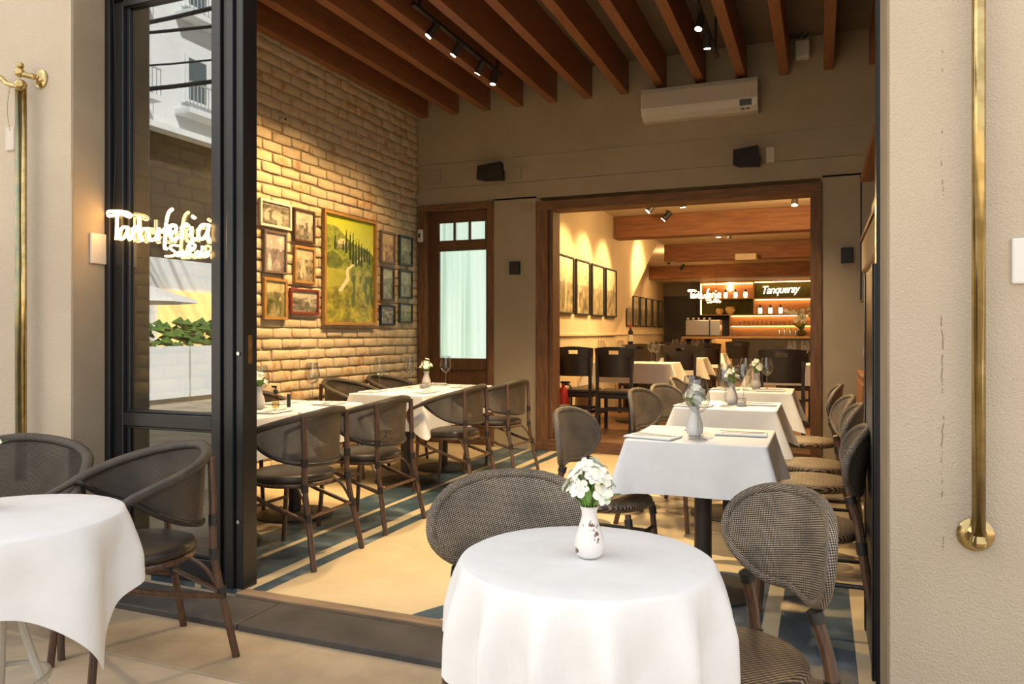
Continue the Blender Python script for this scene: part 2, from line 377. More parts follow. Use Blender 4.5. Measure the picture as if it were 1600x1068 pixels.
# outer walls with their reveals
struct(B((-9.0, YO+.03, -.3), (-3.515, 3.02, 9.4)).build('wall_front_left', 'stucco'), 'beige stucco outer wall left of the door')
def cracked():
    m = mk('outer_stucco_cracked', (.60, .50, .375), (.49, .405, .30), .9, scale=1.3, detail=6, bump=.55, bscale=170, lo=.3, hi=.75)
    t = m.node_tree; b = t.nodes['Principled BSDF']; src = b.inputs['Base Color'].links[0].from_socket
    g = N(t, 'ShaderNodeNewGeometry'); sx = N(t, 'ShaderNodeSeparateXYZ'); t.links.new(g.outputs['Position'], sx.inputs[0])
    n = N(t, 'ShaderNodeTexNoise', i_Scale=14.0, i_Detail=5.0); t.links.new(coords(t, 'Position', (.3, .3, 1)), n.inputs['Vector'])
    wob = N(t, 'ShaderNodeMath', operation='MULTIPLY_ADD'); t.links.new(n.outputs[0], wob.inputs[0]); wob.inputs[1].default_value = .02; t.links.new(sx.outputs[0], wob.inputs[2])
    cm = N(t, 'ShaderNodeMath', operation='COMPARE'); t.links.new(wob.outputs[0], cm.inputs[0]); cm.inputs[1].default_value = .353; cm.inputs[2].default_value = .0022
    n3 = N(t, 'ShaderNodeTexNoise', i_Scale=5.0, i_Detail=6.0, i_Roughness=.8); t.links.new(g.outputs['Position'], n3.inputs['Vector'])
    gt = N(t, 'ShaderNodeMath', operation='GREATER_THAN'); t.links.new(n3.outputs[0], gt.inputs[0]); gt.inputs[1].default_value = .52
    mu = N(t, 'ShaderNodeMath', operation='MULTIPLY'); t.links.new(cm.outputs[0], mu.inputs[0]); t.links.new(gt.outputs[0], mu.inputs[1])
    m2 = N(t, 'ShaderNodeMath', operation='MULTIPLY'); t.links.new(mu.outputs[0], m2.inputs[0]); m2.inputs[1].default_value = .6
    mx = N(t, 'ShaderNodeMix', data_type='RGBA'); t.links.new(m2.outputs[0], mx.inputs[0]); t.links.new(src, mx.inputs[6]); mx.inputs[7].default_value = (.16, .10, .05, 1)
    t.links.new(mx.outputs[2], b.inputs['Base Color']); return m
M['stucco2'] = cracked()
struct(B((.198, YO-.05, -.3), (9.0, 3.02, 9.4), .004).build('wall_front_right', 'stucco2'), 'beige stucco outer wall right of the opening')
struct(B((-3.515, YO+.03, 3.22), (.198, 3.02, 9.4)).build('wall_front_upper', 'stucco'))
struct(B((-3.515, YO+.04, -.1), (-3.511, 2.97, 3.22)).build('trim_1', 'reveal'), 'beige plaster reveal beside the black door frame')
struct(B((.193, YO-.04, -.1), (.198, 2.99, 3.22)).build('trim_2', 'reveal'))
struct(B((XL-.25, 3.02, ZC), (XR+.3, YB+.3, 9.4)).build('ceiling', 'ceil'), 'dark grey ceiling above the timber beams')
ceiling = bpy.data.objects['ceiling']
beam_me = None
for i in range(13):
    xr = -4.155+.3875*i
    o = B((xr-.088, 3.05, 3.705), (xr, YB, ZC), .004).build('beam', 'beam', ceiling)
# brick wall
struct(B((XL-.25, 3.02, -.2), (XL-.012, YB+.25, ZC)).build('wall_left', 'mortar'), 'whitewashed brick wall')
wall_left = bpy.data.objects['wall_left']
def brick_shape(seed, w_, h_):
    r = random.Random(seed); hw, hh = w_/2, h_/2; j = lambda k: r.uniform(-k, k); c = .011
    ring = [(-hw+c, -hh), (0, -hh), (hw-c, -hh), (hw, -hh+c), (hw, hh-c), (hw-c, hh), (0, hh), (-hw+c, hh), (-hw, hh-c), (-hw, -hh+c)]
    ring = [(a+j(.0045), b+j(.0045)) for a, b in ring]
    v = [(-.02, a, b) for a, b in ring]+[(.001+j(.002), a, b) for a, b in ring]+[(.006+j(.003), a*.93, b*.84) for a, b in ring]+[(.007, 0, 0)]
    n = 10; f = []
    for k in range(2):
        for i in range(n): f.append((k*n+i, k*n+(i+1) % n, (k+1)*n+(i+1) % n, (k+1)*n+i))
    f += [(2*n+i, 2*n+(i+1) % n, 3*n) for i in range(n)]
    return v, f
PW, PH = .252, .0925
bshapes = [brick_shape(i, PW-.014, PH-.013) for i in range(8)]
bme = []
for v, f in bshapes:
    me = bpy.data.meshes.new('brick'); me.from_pydata(v, [], f); me.materials.append(M['brick'])
    me.polygons.foreach_set('use_smooth', [True]*len(me.polygons)); bme.append(me)
cells = []
for r in range(44):
    y = 3.05+(PW/2 if r % 2 else 0)+random.uniform(-.012, .012)
    while y < YB:
        a, b = max(y, 3.03), min(y+PW, YB-.004)
        if b-a > .06: cells.append((r, a, b))
        y += PW
full = [q for q in cells if q[2]-q[1] > PW-.01 and q[1] > 4.70]
full.sort(key=lambda q: (q[1]+.12)**2+4.29**2+(q[0]*PH+.05-1.7)**2*1.6)
near = set(full[:300]); rest = MB()
for q in cells:
    r, a, b = q; k = random.randrange(8); z = (r+.5)*PH+random.uniform(-.002, .002)
    if z+PH/2 > ZC: continue
    if q in near:
        o = link('brick', bme[k], wall_left, (XL-.002+random.uniform(-.003, .004), (a+b)/2, z)); o.rotation_euler = (random.uniform(-.012, .012), 0, 0)
    else:
        s_ = (b-a)/PW; v, f = bshapes[k]; rest.add([(p[0]+XL-.002, p[1]*s_+(a+b)/2, p[2]+z) for p in v], f)
ob = rest.build('bricks_beyond', 'brick', wall_left, smooth='all'); ob['kind'] = 'stuff'

# back wall with its two openings (lower part proud of the upper, two faint ledges)
def backwall():
    m = MB()
    y0, y1 = YB, YB+.24
    m.box((XL-.2, y0, 2.70), (XR+.2, y1, ZC)); m.box((XL-.2, y0, -.2), (-4.262, y1, 2.70)); m.box((-3.335, y0, -.2), (-2.825, y1, 2.70)); m.box((.0, y0, -.2), (XR+.2, y1, 2.70))
    return m
struct(backwall().build('wall_back', 'taupe'), 'taupe plaster back wall')
wb = bpy.data.objects['wall_back']
lo = MB(); lo.box((XL, YB-.014, 2.70), (XR, YB+.01, 2.885), .003); lo.box((-3.335, YB-.014, 0), (-2.835, YB+.01, 2.72)); lo.box((.01, YB-.014, 0), (XR, YB+.01, 2.72))
lo.build('plaster_ledge', 'taupe', wb)
B((XL, YB-.008, 2.89), (XR, YB+.01, 3.165), .003).build('plaster_ledge', 'taupe', wb)
struct(B((XR, 2.99, -.2), (XR+.2, YB+.3, ZC)).build('wall_right', 'taupe'))
# frosted door in the back wall
d = thing('door_1', 'dark wooden door with tall frosted ribbed glass and three small panes above', 'door', (-4.26, YB, 0)); d['kind'] = 'structure'; del d['category']
def R_(name, x0, x1, z0, z1, y0, y1, mat, parent, bev=.005): return B((x0, y0, z0), (x1, y1, z1), bev).build(name, mat, parent)
R_('frame_post', 0, .09, 0, 2.70, -.045, .2, 'oldwood', d); R_('frame_post', .855, .925, 0, 2.70, -.03, .2, 'oldwood', d); R_('frame_lintel', 0, .925, 2.63, 2.70, -.05, .2, 'oldwood_h', d)
R_('door_stile', .09, .215, 0, 2.63, .05, .1, 'doorwood', d); R_('door_stile', .80, .855, 0, 2.63, .05, .1, 'doorwood', d)
R_('door_rail', .215, .80, 2.50, 2.63, .05, .1, 'doorwood', d); R_('door_rail', .215, .80, 2.18, 2.30, .045, .105, 'doorwood', d)
R_('door_rail', .215, .80, .84, .965, .045, .105, 'doorwood', d); R_('door_panel', .215, .80, .1, .84, .065, .09, 'doorwood', d); R_('door_rail', .215, .80, 0, .12, .05, .1, 'doorwood', d)
for k in range(2): R_('glazing_bar', .395+.19*k, .42+.19*k, 2.30, 2.50, .05, .1, 'doorwood', d, .003)
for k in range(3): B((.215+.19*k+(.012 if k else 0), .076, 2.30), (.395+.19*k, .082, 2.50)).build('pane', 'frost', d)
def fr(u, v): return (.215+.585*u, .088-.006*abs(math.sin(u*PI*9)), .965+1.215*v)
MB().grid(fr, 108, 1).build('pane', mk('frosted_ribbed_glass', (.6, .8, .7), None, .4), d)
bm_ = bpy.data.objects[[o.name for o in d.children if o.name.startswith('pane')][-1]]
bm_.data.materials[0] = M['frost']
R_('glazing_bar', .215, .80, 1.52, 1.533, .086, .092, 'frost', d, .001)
# wide opening to the back room, framed in old timber
g = thing('door_2', 'weathered brown timber frame around the wide opening to the back room', 'frame', (0, YB, 0)); g['kind'] = 'structure'; del g['category']
R_('frame_post', -2.84, -2.70, 0, 2.66, -.035, .24, 'oldwood', g, .008); R_('frame_post', -2.70, -2.655, .12, 2.60, .0, .24, 'oldwood', g, .008)
R_('frame_post', -.095, .008, 0, 2.66, -.035, .24, 'oldwood', g, .008); R_('frame_lintel', -2.84, .008, 2.56, 2.66, -.04, .24, 'oldwood_h', g, .008)
R_('step', -2.72, -.09, -.02, .12, -.04, .24, 'oldwood_h', g, .006)
R_('plinth_block', -2.86, -2.70, 0, .08, -.05, .0, 'oldwood', g, .004)

# ------------------------------------------------------------------ the setting: back room
struct(B((-5.0, YB+.24, -.05), (1.6, 23, .12)).build('floor_back', 'backfloor'), 'brown floor of the back room')
struct(B((-5.0, YB+.24, 3.0), (1.6, 23, 3.15)).build('ceiling_back', 'cream_ceil'), 'cream ceiling of the back room')
struct(B((1.4, YB+.24, .12), (1.6, 23, 3.0)).build('wall_right_back', 'cream'))
def nearwall():     # ends in a slanting edge under the stair
    prof = [(YB+.24, .12), (10.4, .12), (11.3, 1.24), (11.6, 1.4), (14.0, 2.69), (14.0, 2.69), (14.6, 3.0), (YB+.24, 3.0)]
    v = [(-2.9, a, b) for a, b in prof]+[(-3.1, a, b) for a, b in prof]; n = len(prof)
    return MB().add(v, [tuple(range(n)), tuple(range(2*n-1, n-1, -1))]+[(i, i+n, (i+1) % n+n, (i+1) % n) for i in range(n)])
nw = struct(nearwall().build('wall_left_back', 'cream'), 'cream wall of the back room ending in a slanting edge')
struct(B((-4.4, 8.0, .12), (-4.2, 23, 3.0)).build('wall_alcove', 'cream'), 'cream recessed wall beyond the slanting edge')
wa = bpy.data.objects['wall_alcove']
for (x, y0, y1, par) in ((-2.9, YB+.25, 11.25, nw), (-4.2, 11.0, 21.9, wa)):
    m = MB(); y = y0
    while y < y1: m.box((x, y+.004, .12), (x+.012, min(y+.096, y1), 1.21)); y += .1
    o = m.build('wainscot_boards', 'cream', par); o['kind'] = 'stuff'
    B((x, y0, 1.21), (x+.035, y1, 1.25), .006).build('wainscot_cap', 'cream', par)
cb = bpy.data.objects['ceiling_back']
B((-2.9, 11.2, 2.67), (1.4, 11.5, 3.0), .01).build('beam', 'beam2', cb)
B((-2.9, 15.2, 2.67), (1.4, 15.5, 3.0), .01).build('beam', 'beam2', cb)
B((-4.2, 19.9, 2.66), (1.4, 20.2, 3.0), .01).build('beam', 'beam2', cb)
B((-1.5, 14.85, 2.62), (-1.12, 15.2, 2.74), .01).build('junction_box', 'cream_ceil', cb)
struct(B((-5.0, 21.95, .12), (1.6, 22.2, 3.0)).build('wall_bar', 'bardark'), 'charcoal wall behind the bar')
B((-4.2, 21.9, 2.30), (-3.12, 21.95, 3.0)).build('wall_panel', mk('grey_panel', (.20, .17, .14), None, .7), bpy.data.objects['wall_bar'])
B((-4.2, 20.2, 2.66), (1.4, 22.0, 2.72)).build('soffit', 'cream_ceil', cb)

# ------------------------------------------------------------------ black glazed door leaf at the left
gd = thing('door_3', 'tall black framed glass door leaf with a rail below the middle', 'door', (0, YF, 0)); gd['kind'] = 'structure'; del gd['category']
def F(name, x0, x1, z0, z1, y0=-.03, y1=.04, mat='black', bev=.004): return R_(name, x0, x1, z0, z1, y0, y1, mat, gd, bev)
F('frame_post', -3.511, -3.475, 0, 3.22, -.05, .06); F('door_stile', -3.47, -3.40, 0, 2.99); F('door_stile', -3.40, -3.375, .14, 2.965, -.01, .025)
F('door_stile', -2.80, -2.742, 0, 2.99, -.035, .04); F('door_stile', -2.822, -2.80, .14, 2.965, -.01, .025)
F('door_rail', -3.40, -2.80, 2.965, 3.05); F('frame_head', -3.47, .193, 3.05, 3.22, -.05, .06)
F('door_rail', -3.40, -2.80, .765, .835); F('door_rail', -3.40, -2.80, .835, .85, -.015, .03); F('door_rail', -3.40, -2.80, .75, .765, -.015, .03)
F('door_rail', -3.40, -2.80, .0, .12); F('door_rail', -3.40, -2.80, .12, .14, -.015, .03)
F('folded_stile', -2.738, -2.70, 0, 2.99, -.02, .055); F('folded_stile', -2.698, -2.655, 0, 2.99, -.045, .05); F('folded_stile', -2.652, -2.605, 0, 3.05, -.03, .07)
B((-3.375, .003, .85), (-2.822, .009, 2.965)).build('pane', 'pane', gd); B((-3.375, .003, .14), (-2.822, .009, .75)).build('pane', 'pane', gd)
for zz in (.33, 1.15): MB().tube([(-2.63, -.032, zz), (-2.63, -.038, zz)], .009, 12).build('lock_screw', 'steel', gd, True)
B((-2.604, .0, 1.10), (-2.6, .03, 1.24)).build('strike_plate', 'brass', gd)
# folded black shutter leaf by the right jamb, narrow steel jamb
t = thing('folded_shutter', 'low black folded shutter leaf standing against the right jamb', 'shutter', (.178, 3.02, 0))
B((-.004, 0, 0), (.014, .55, 1.5), .004).build('leaf', 'black', t); B((-.009, .0, .0), (-.004, .05, 1.5), .002).build('stile', 'black', t); B((-.009, .5, .0), (-.004, .55, 1.5), .002).build('stile', 'black', t)
struct(B((.181, 2.98, 0), (.198, 3.06, 3.05)).build('trim_3', 'black'))

# ------------------------------------------------------------------ street side behind the camera (seen mirrored in the glass)
bl = thing('apartment_building', 'white apartment block with balconies across the street, mirrored in the door glass', 'building', (-12, -9, 0))
B((-6, -9, 5.3), (0, 6.5, 17)).build('wall', 'white_b', bl); B((-6, -9, 2.75), (-.3, 6.5, 5.3)).build('ground_floor_band', 'brownband', bl)
B((-.05, -9, 5.18), (.25, 6.5, 5.3)).build('cornice', 'white_b', bl); B((-6, -9, 0), (-.2, 6.5, 2.75)).build('shop_wall', 'white_b', bl)
for fz in (5.75, 7.7, 9.6, 11.5):
    for fy in (-1.4, .4, 2.2, 4.3):
        f_ = B((-.02, fy, fz+.2), (.04, fy+.9, fz+1.2)).build('window', 'white_b', bl)
        B((.03, fy+.35, fz+.28), (.05, fy+.82, fz+1.12)).build('window_glass', 'darkglass', bl)
        B((.0, fy-.25, fz-.12), (.40, fy+1.15, fz), .01).build('balcony_slab', 'white_b', bl)
        m = MB(); m.box((.37, fy-.25, fz+.48), (.40, fy+1.15, fz+.51))
        for k in range(15): m.box((.375, fy-.25+k*.098, fz), (.39, fy-.238+k*.098, fz+.5))
        m.build('balcony_railing', 'railgrey', bl)['kind'] = 'stuff'
B((-.18, 1.5, .9), (-.12, 3.6, 2.1)).build('shop_window', 'shoplight', bl)
for i, (z, s_) in enumerate(((6.4, .3), (6.75, -.2), (7.1, .5), (7.7, .1), (8.3, -.4), (5.9, .15))):
    tag(MB().tube([(-11.7+k*.9, -3.2-s_-.12*k*(i % 2), z-1.0+.012*(k-6)**2+(.03+.04*(i % 3))*k) for k in range(13)], .016+.010*(i % 3), 6).build('overhead_cable', 'blackmatte'), 'thick black overhead street cable mirrored in the glass, '+('topmost', 'second', 'third', 'fourth', 'fifth', 'lowest')[[4, 3, 2, 1, 0, 5][i]]+' of the bundle', 'cable', 'overhead cables')
for i, (x, y) in enumerate(((-9.6, -2.2), (-8.6, -6.2))):
    p = thing('parasol', ('white canvas parasol mirrored in the door glass, nearer one', 'white canvas parasol mirrored in the door glass, farther one')[i], 'parasol', (x, y, -.04))
    MB().tube([(0, 0, 0), (0, 0, 2.12)], .025, 8).build('pole', 'iron', p); MB().lathe([(1.15, 1.74), (1.1, 1.79), (.04, 2.15)], 8, cap=False).build('canopy', 'canvas', p)
    MB().lathe([(.26, 0), (.26, .05), (.04, .08)], 16).build('base', 'iron', p, True)
fz = thing('terrace_fence', 'low white panel fence of the terrace mirrored in the glass', 'fence', (-11.0, -9, -.04))
for k in range(9): B((0, k*1.0, .1), (.03, k*1.0+.96, 1.05)).build('panel', 'white_b', fz)
h = MB()
for k in range(260):
    a = random.uniform(0, 6.5); c = Vector((random.uniform(-.2, .2), a, random.uniform(-.22, .22))); s_ = random.uniform(.08, .17)
    h.add([c+Vector((s_, 0, 0)), c+Vector((-s_*.5, s_, .3*s_)), c+Vector((-s_*.5, -s_, -.3*s_)), c+Vector((0, 0, s_))], [(0, 1, 2), (0, 3, 1), (1, 3, 2), (2, 3, 0)])
o = tag(h.build('hedge', 'hedge', loc=(-11.5, -8, 1.2)), 'bright green clipped hedge behind the white fence', 'hedge'); o['kind'] = 'stuff'

# ------------------------------------------------------------------ chairs
def bez(pts, n=8):        # Catmull-Rom through points
    P = [Vector(p) for p in pts]; out = []
    for i in range(len(P)-1):
        a, b, c, d_ = P[max(i-1, 0)], P[i], P[i+1], P[min(i+2, len(P)-1)]
        for k in range(n):
            t_ = k/n; out.append(.5*((2*b)+(c-a)*t_+(2*a-5*b+4*c-d_)*t_*t_+(3*b-a-3*c+d_)*t_**3))
    out.append(P[-1]); return out
def make_armchair():
    """cane armchair: horseshoe rim sloping into the arms, see-through cane back between rim and lower rail"""
    t = thing('cane_armchair', '', 'chair')
    def plan(s):
        q = abs(s); sg = 1 if s >= 0 else -1
        if q < .62:
            a = q/.62*PI/2; return (sg*.285*math.sin(a), -.265*math.cos(a))
        return (sg*(.285-.03*((q-.62)/.38)**2), (q-.62)/.38*.24)
    def zr(s): return .83-.185*abs(s)**1.5
    rim = [(*plan(s), zr(s)) for s in [i/24-1 for i in range(49)]]
    MB().tube(rim, [.023 if abs(i-24) < 20 else .017 for i in range(49)], 10, squash=.8).build('arm_rail', 'rim', t, 'all')
    S = .80
    def zb(s):
        k = min(1, abs(s)/S); return .535+(zr(S)-.535)*k**2.6
    def pf(u, v):
        s = (u*2-1)*S; x, y = plan(s); k = .985-.05*(1-v)
        return (x*k, y*k if y < 0 else y, zb(s)+(zr(s)-zb(s))*v)
    MB().grid(pf, 36, 6, lambda u, v: (u*1.15, v*.3)).build('backrest', 'mesh', t, 'all')
    MB().tube([pf(i/40, 0) for i in range(41)], .012, 8).build('back_rail', 'wrap', t, 'all')
    for sg in (-1, 1):
        MB().tube(bez([(sg*.205, -.215, .805), (sg*.205, -.222, .62), (sg*.205, -.225, .43), (sg*.218, -.262, .22), (sg*.236, -.305, 0)], 5), .0155, 8).build('leg', 'rattan', t, True)
        MB().tube(bez([(sg*.255, .235, .645), (sg*.250, .262, .60), (sg*.222, .225, .50), (sg*.205, .195, .42), (sg*.205, .205, .22), (sg*.212, .225, 0)], 5), .0145, 8).build('leg', 'rattan', t, True)
        MB().tube([(sg*.218, .20, .40), (sg*.226, -.01, .325), (sg*.222, -.25, .255)], .0125, 8).build('side_brace', 'rattan', t, True)
        MB().tube(bez([(sg*.16, -.14, .425), (sg*.19, -.20, .37), (sg*.212, -.25, .27)], 4), .008, 6).build('curved_brace', 'rattan', t, True)
        for (z, y) in ((.27, -.253), (.425, -.226), (.56, -.224)):
            MB().tube([(sg*(.205 if z > .3 else .214), y, z-.022), (sg*(.205 if z > .3 else .214), y, z+.022)], .0195, 8).build('binding', 'wrap', t, True)
    MB().tube([(-.214, -.25, .27), (.214, -.25, .27)], .010, 8).build('stretcher', 'rattan', t, True); MB().tube([(-.205, .20, .27), (.205, .20, .27)], .010, 8).build('stretcher', 'rattan', t, True)
    ring = [(.212*math.cos(a), .215*math.sin(a)-.005, .425) for a in [2*PI*i/28 for i in range(28)]]
    MB().tube(ring, .013, 8, closed=True).build('seat_frame', 'rattan', t, 'all')
    MB().lathe([(0, .432), (.2, .432), (.222, .44), (.23, .455), (.222, .472), (.2, .480), (.1, .486), (0, .487)], 32).build('seat', 'leather', t, 'all')
    return t
def make_sidechair():
    """cane side chair: rounded woven shell back on two rattan posts, thick woven round seat"""
    t = thing('cane_side_chair', '', 'chair')
    def outl(a, k=1.0):
        ca, sa = math.cos(a), math.sin(a)
        w_ = .238*(1 if sa > 0 else 1-.22*abs(sa)**1.4); x = math.copysign(abs(ca)**.80, ca)*w_
        z = math.copysign(abs(sa)**.86, sa)*(.140 if sa > 0 else .138)
        if sa < 0: z += .030*math.exp(-(x/.10)**2)*abs(sa)
        return x*k, z*k+.728
    def yb(x, z): return -.205-.22*(z-.58)*.55+1.35*x*x-.9*x*x*max(0, z-.80)
    n, rn = 48, 8
    def side(off):
        vs, uv = [(0, yb(0, .728)+off, .728)], [(.001, .0005)]
        for i in range(1, rn+1):
            for j in range(n):
                x, z = outl(2*PI*j/n, i/rn); e = 1 if i < rn else .3
                vs.append((x, yb(x, z)+off*e, z)); uv.append((x*1.08+.001, z-.7275))
        fs = [(0, 1+j, 1+(j+1) % n) for j in range(n)]
        for i in range(rn-1):
            for j in range(n): a, b = 1+i*n+j, 1+i*n+(j+1) % n; fs.append((a, a+n, b+n, b))
        return vs, fs, uv
    m = MB(); v, f, uv = side(.013); m.add(v, [q[::-1] for q in f], uv); v, f, uv = side(-.013); m.add(v, f, uv)
    edge = []
    for j in range(n): x, z = outl(2*PI*j/n, 1.0); edge.append((x, yb(x, z), z))
    sh = m.build('backrest', 'wicker', t, 'all'); MB().tube(edge, .0145, 10, closed=True).build('rolled_edge', 'wicker', sh, 'all')
    for sg in (-1, 1):
        MB().tube(bez([(sg*.158, -.166, .600), (sg*.166, -.19, .52), (sg*.174, -.205, .43), (sg*.186, -.235, .22), (sg*.205, -.285, 0)], 5), .0165, 8).build('leg', 'rattan', t, True)
        MB().tube([(sg*.165, .165, .42), (sg*.185, .20, 0)], .015, 8).build('leg', 'rattan', t, True)
        MB().tube([(sg*.157, -.164, .613), (sg*.160, -.171, .586)], .0205, 10).build('binding', 'wrap', t, True); MB().tube([(sg*.171, -.203, .445), (sg*.173, -.208, .395)], .0205, 10).build('binding', 'wrap', t, True)
        MB().tube([(sg*.166, .167, .40), (sg*.170, .172, .36)], .019, 10).build('binding', 'wrap', t, True)
    for a, b in (((-.177, -.225, .30), (.177, -.225, .30)), ((-.17, .175, .30), (.17, .175, .30)), ((-.177, -.225, .27), (-.172, .18, .27)), ((.177, -.225, .27), (.172, .18, .27))):
        MB().tube([a, b], .009, 8).build('stretcher', 'wrap', t, True)
    m = MB().lathe([(0, .420), (.19, .420), (.208, .427), (.217, .442), (.214, .457), (.2, .466), (.1, .470), (0, .471)], 40)
    m.uv = [(p[0]+.3, p[1]+(p[2]-.44)*.8) for p in m.v]; m.build('seat', 'wickerseat', t, 'all')
    return t
def make_blackchair():
    t = thing('black_wooden_chair', '', 'chair')
    def pt(i, j, off):
        u = i/16*2-1; z0, z1 = .63, .955+.02*(1-u*u); z = z0+(z1-z0)*j/8; w_ = .205+.025*(j/8)
        return (u*w_, -.20-.10*(z-.45)+.05*u*u+off, z)
    m = MB()
    for off in (-.009, .009): m.add([pt(i, j, off) for j in range(9) for i in range(17)], [])
    hole = {(i, 6) for i in range(6, 10)}; fs = []
    cell = lambda i, j: 0 <= i < 16 and 0 <= j < 8 and (i, j) not in hole
    for j in range(8):
        for i in range(16):
            if not cell(i, j): continue
            a = j*17+i; q = (a, a+1, a+18, a+17); fs += [q, tuple(k+153 for k in q[::-1])]
            for (di, dj, e0, e1) in ((-1, 0, a, a+17), (1, 0, a+1, a+18), (0, -1, a, a+1), (0, 1, a+17, a+18)):
                if not cell(i+di, j+dj): fs.append((e0, e1, e1+153, e0+153))
    m.f = fs; m.build('backrest', 'ebony', t)
    for sg in (-1, 1):
        m = MB(); pts = [(-.285, 0), (-.215, .42), (-.215, .60), (-.235, .85)]
        for (y0, z0), (y1, z1) in zip(pts, pts[1:]):
            m.add([(sg*.195+dx, y+dy, z) for (y, z) in ((y0, z0), (y1, z1)) for dx, dy in ((-.017, -.017), (.017, -.017), (.017, .017), (-.017, .017))], [(0, 1, 5, 4), (1, 2, 6, 5), (2, 3, 7, 6), (3, 0, 4, 7), (3, 2, 1, 0), (4, 5, 6, 7)])
        m.build('leg', 'ebony', t); B((sg*.19-.019, .16, 0), (sg*.19+.019, .198, .42), .003).build('leg', 'ebony', t)
        B((sg*.19-.01, -.22, .2), (sg*.19+.01, .17, .235)).build('stretcher', 'ebony', t)
    B((-.19, .165, .22), (.19, .185, .255)).build('stretcher', 'ebony', t); B((-.19, -.25, .25), (.19, -.23, .285)).build('stretcher', 'ebony', t)
    B((-.205, -.21, .385), (.205, .20, .435), .005).build('seat_frame', 'ebony', t); B((-.215, -.2, .435), (.215, .215, .475), .018).build('seat', 'leather', t, True)
    return t
A0, S0, K0 = make_armchair(), make_sidechair(), make_blackchair()
used = set()
def place(proto, x, y, z, rz, label, group):
    if proto.name in used: return dup(proto, (x, y, z), rz, label, group)
    used.add(proto.name); proto.location = (x, y, z); proto.rotation_euler = (0, 0, rz); proto['label'] = label; proto['group'] = group; return proto
LW, LG = PI/2, -PI/2       # facing -X / facing +X
gA = 'brown cane armchairs'
for x, y, z, rz, l in (
    (-2.48, 2.19, -.04, face_to(-.35, -.94), 'dark cane armchair in front of the door glass, pulled up to the left round table'),
    (-3.09, 2.12, -.04, face_to(.72, -.69), 'dark cane armchair behind the left round table, against the stucco wall'),
    (-2.77, 3.53, 0, LW+.03, 'cane armchair at the long brick-wall tables, nearest the black door frame'),
    (-2.79, 4.31, 0, LW-.03, 'cane armchair at the brick-wall tables, second from the door frame, with its back to us'),
    (-2.76, 5.50, 0, LW, 'cane armchair at the far white table, third from the door frame'),
    (-2.72, 6.33, 0, LW-.08, 'cane armchair nearest the taupe back wall, fourth from the door frame'),
    (-3.86, 4.52, 0, LG, 'cane armchair against the brick wall behind the white bud vase'),
    (-3.86, 5.78, 0, LG, 'cane armchair against the brick wall behind the lone wine glass'),
    (-3.86, 6.50, 0, LG, 'cane armchair against the brick wall nearest the frosted door'),
    (-3.86, 3.75, 0, LG, 'cane armchair against the brick wall seen behind the door post')):
    place(A0, x, y, z, rz, l, gA)
gS = 'cane side chairs'
for x, y, z, rz, l in (
    (-.75, 1.92, -.04, face_to(.52, -.85), 'cane side chair with rounded woven back, left behind the front round table'),
    (-.240, 2.03, -.04, face_to(-.81, -.58), 'cane side chair with striped woven seat, right of the front round table'),
    (-.96, 3.60, 0, face_to(.98, -.12), 'cane side chair on the left of the nearest square table'),
    (-.93, 5.03, 0, face_to(.97, -.2), 'cane side chair left of the middle square table, slightly turned'),
    (-.88, 5.50, 0, face_to(.94, -.3), 'cane side chair half hidden behind the one left of the middle square table'),
    (-.93, 6.44, 0, LG, 'cane side chair left of the farthest square table, before the step'),
    (-.06, 3.40, 0, LW, 'cane side chair by the right wall, nearest the terrace'),
    (-.04, 4.42, 0, LW, 'cane side chair by the right wall, second from the terrace'),
    (-.06, 4.97, 0, LW+.1, 'cane side chair by the right wall, third from the terrace'),
    (-.10, 6.05, 0, LW, 'cane side chair by the right wall, farthest, beside the napkin cabinet')):
    place(S0, x, y, z, rz, l, gS)
gK = 'black wooden chairs in the back room'
for x, y, rz, l in (
    (-2.66, 8.68, 0, 'black wooden chair with slotted back, farthest left in the back room'),
    (-2.17, 8.62, .02, 'black wooden chair with slotted back, second from the left in the back room'),
    (-2.45, 10.75, PI, 'black wooden chair across the first back-room table, behind the leftmost one'),
    (-1.78, 10.55, .1, 'black wooden chair to the right of the first back-room table'),
    (-.36, 8.28, 0, 'broad black wooden chair standing behind the farthest square table'),
    (-.33, 10.7, 0, 'black wooden chair partly hidden by the right timber post'),
    (-2.1, 13.3, 0, 'black wooden chair at the second small table in the back room'),
    (-1.75, 12.6, .3, 'black wooden chair in the middle distance before the bar'),
    (-2.6, 13.8, -.1, 'black wooden chair farther along the cream wall'),
    (-1.55, 15.6, .2, 'black wooden chair close to the bar counter')):
    place(K0, x, y, .12, rz, l, gK)

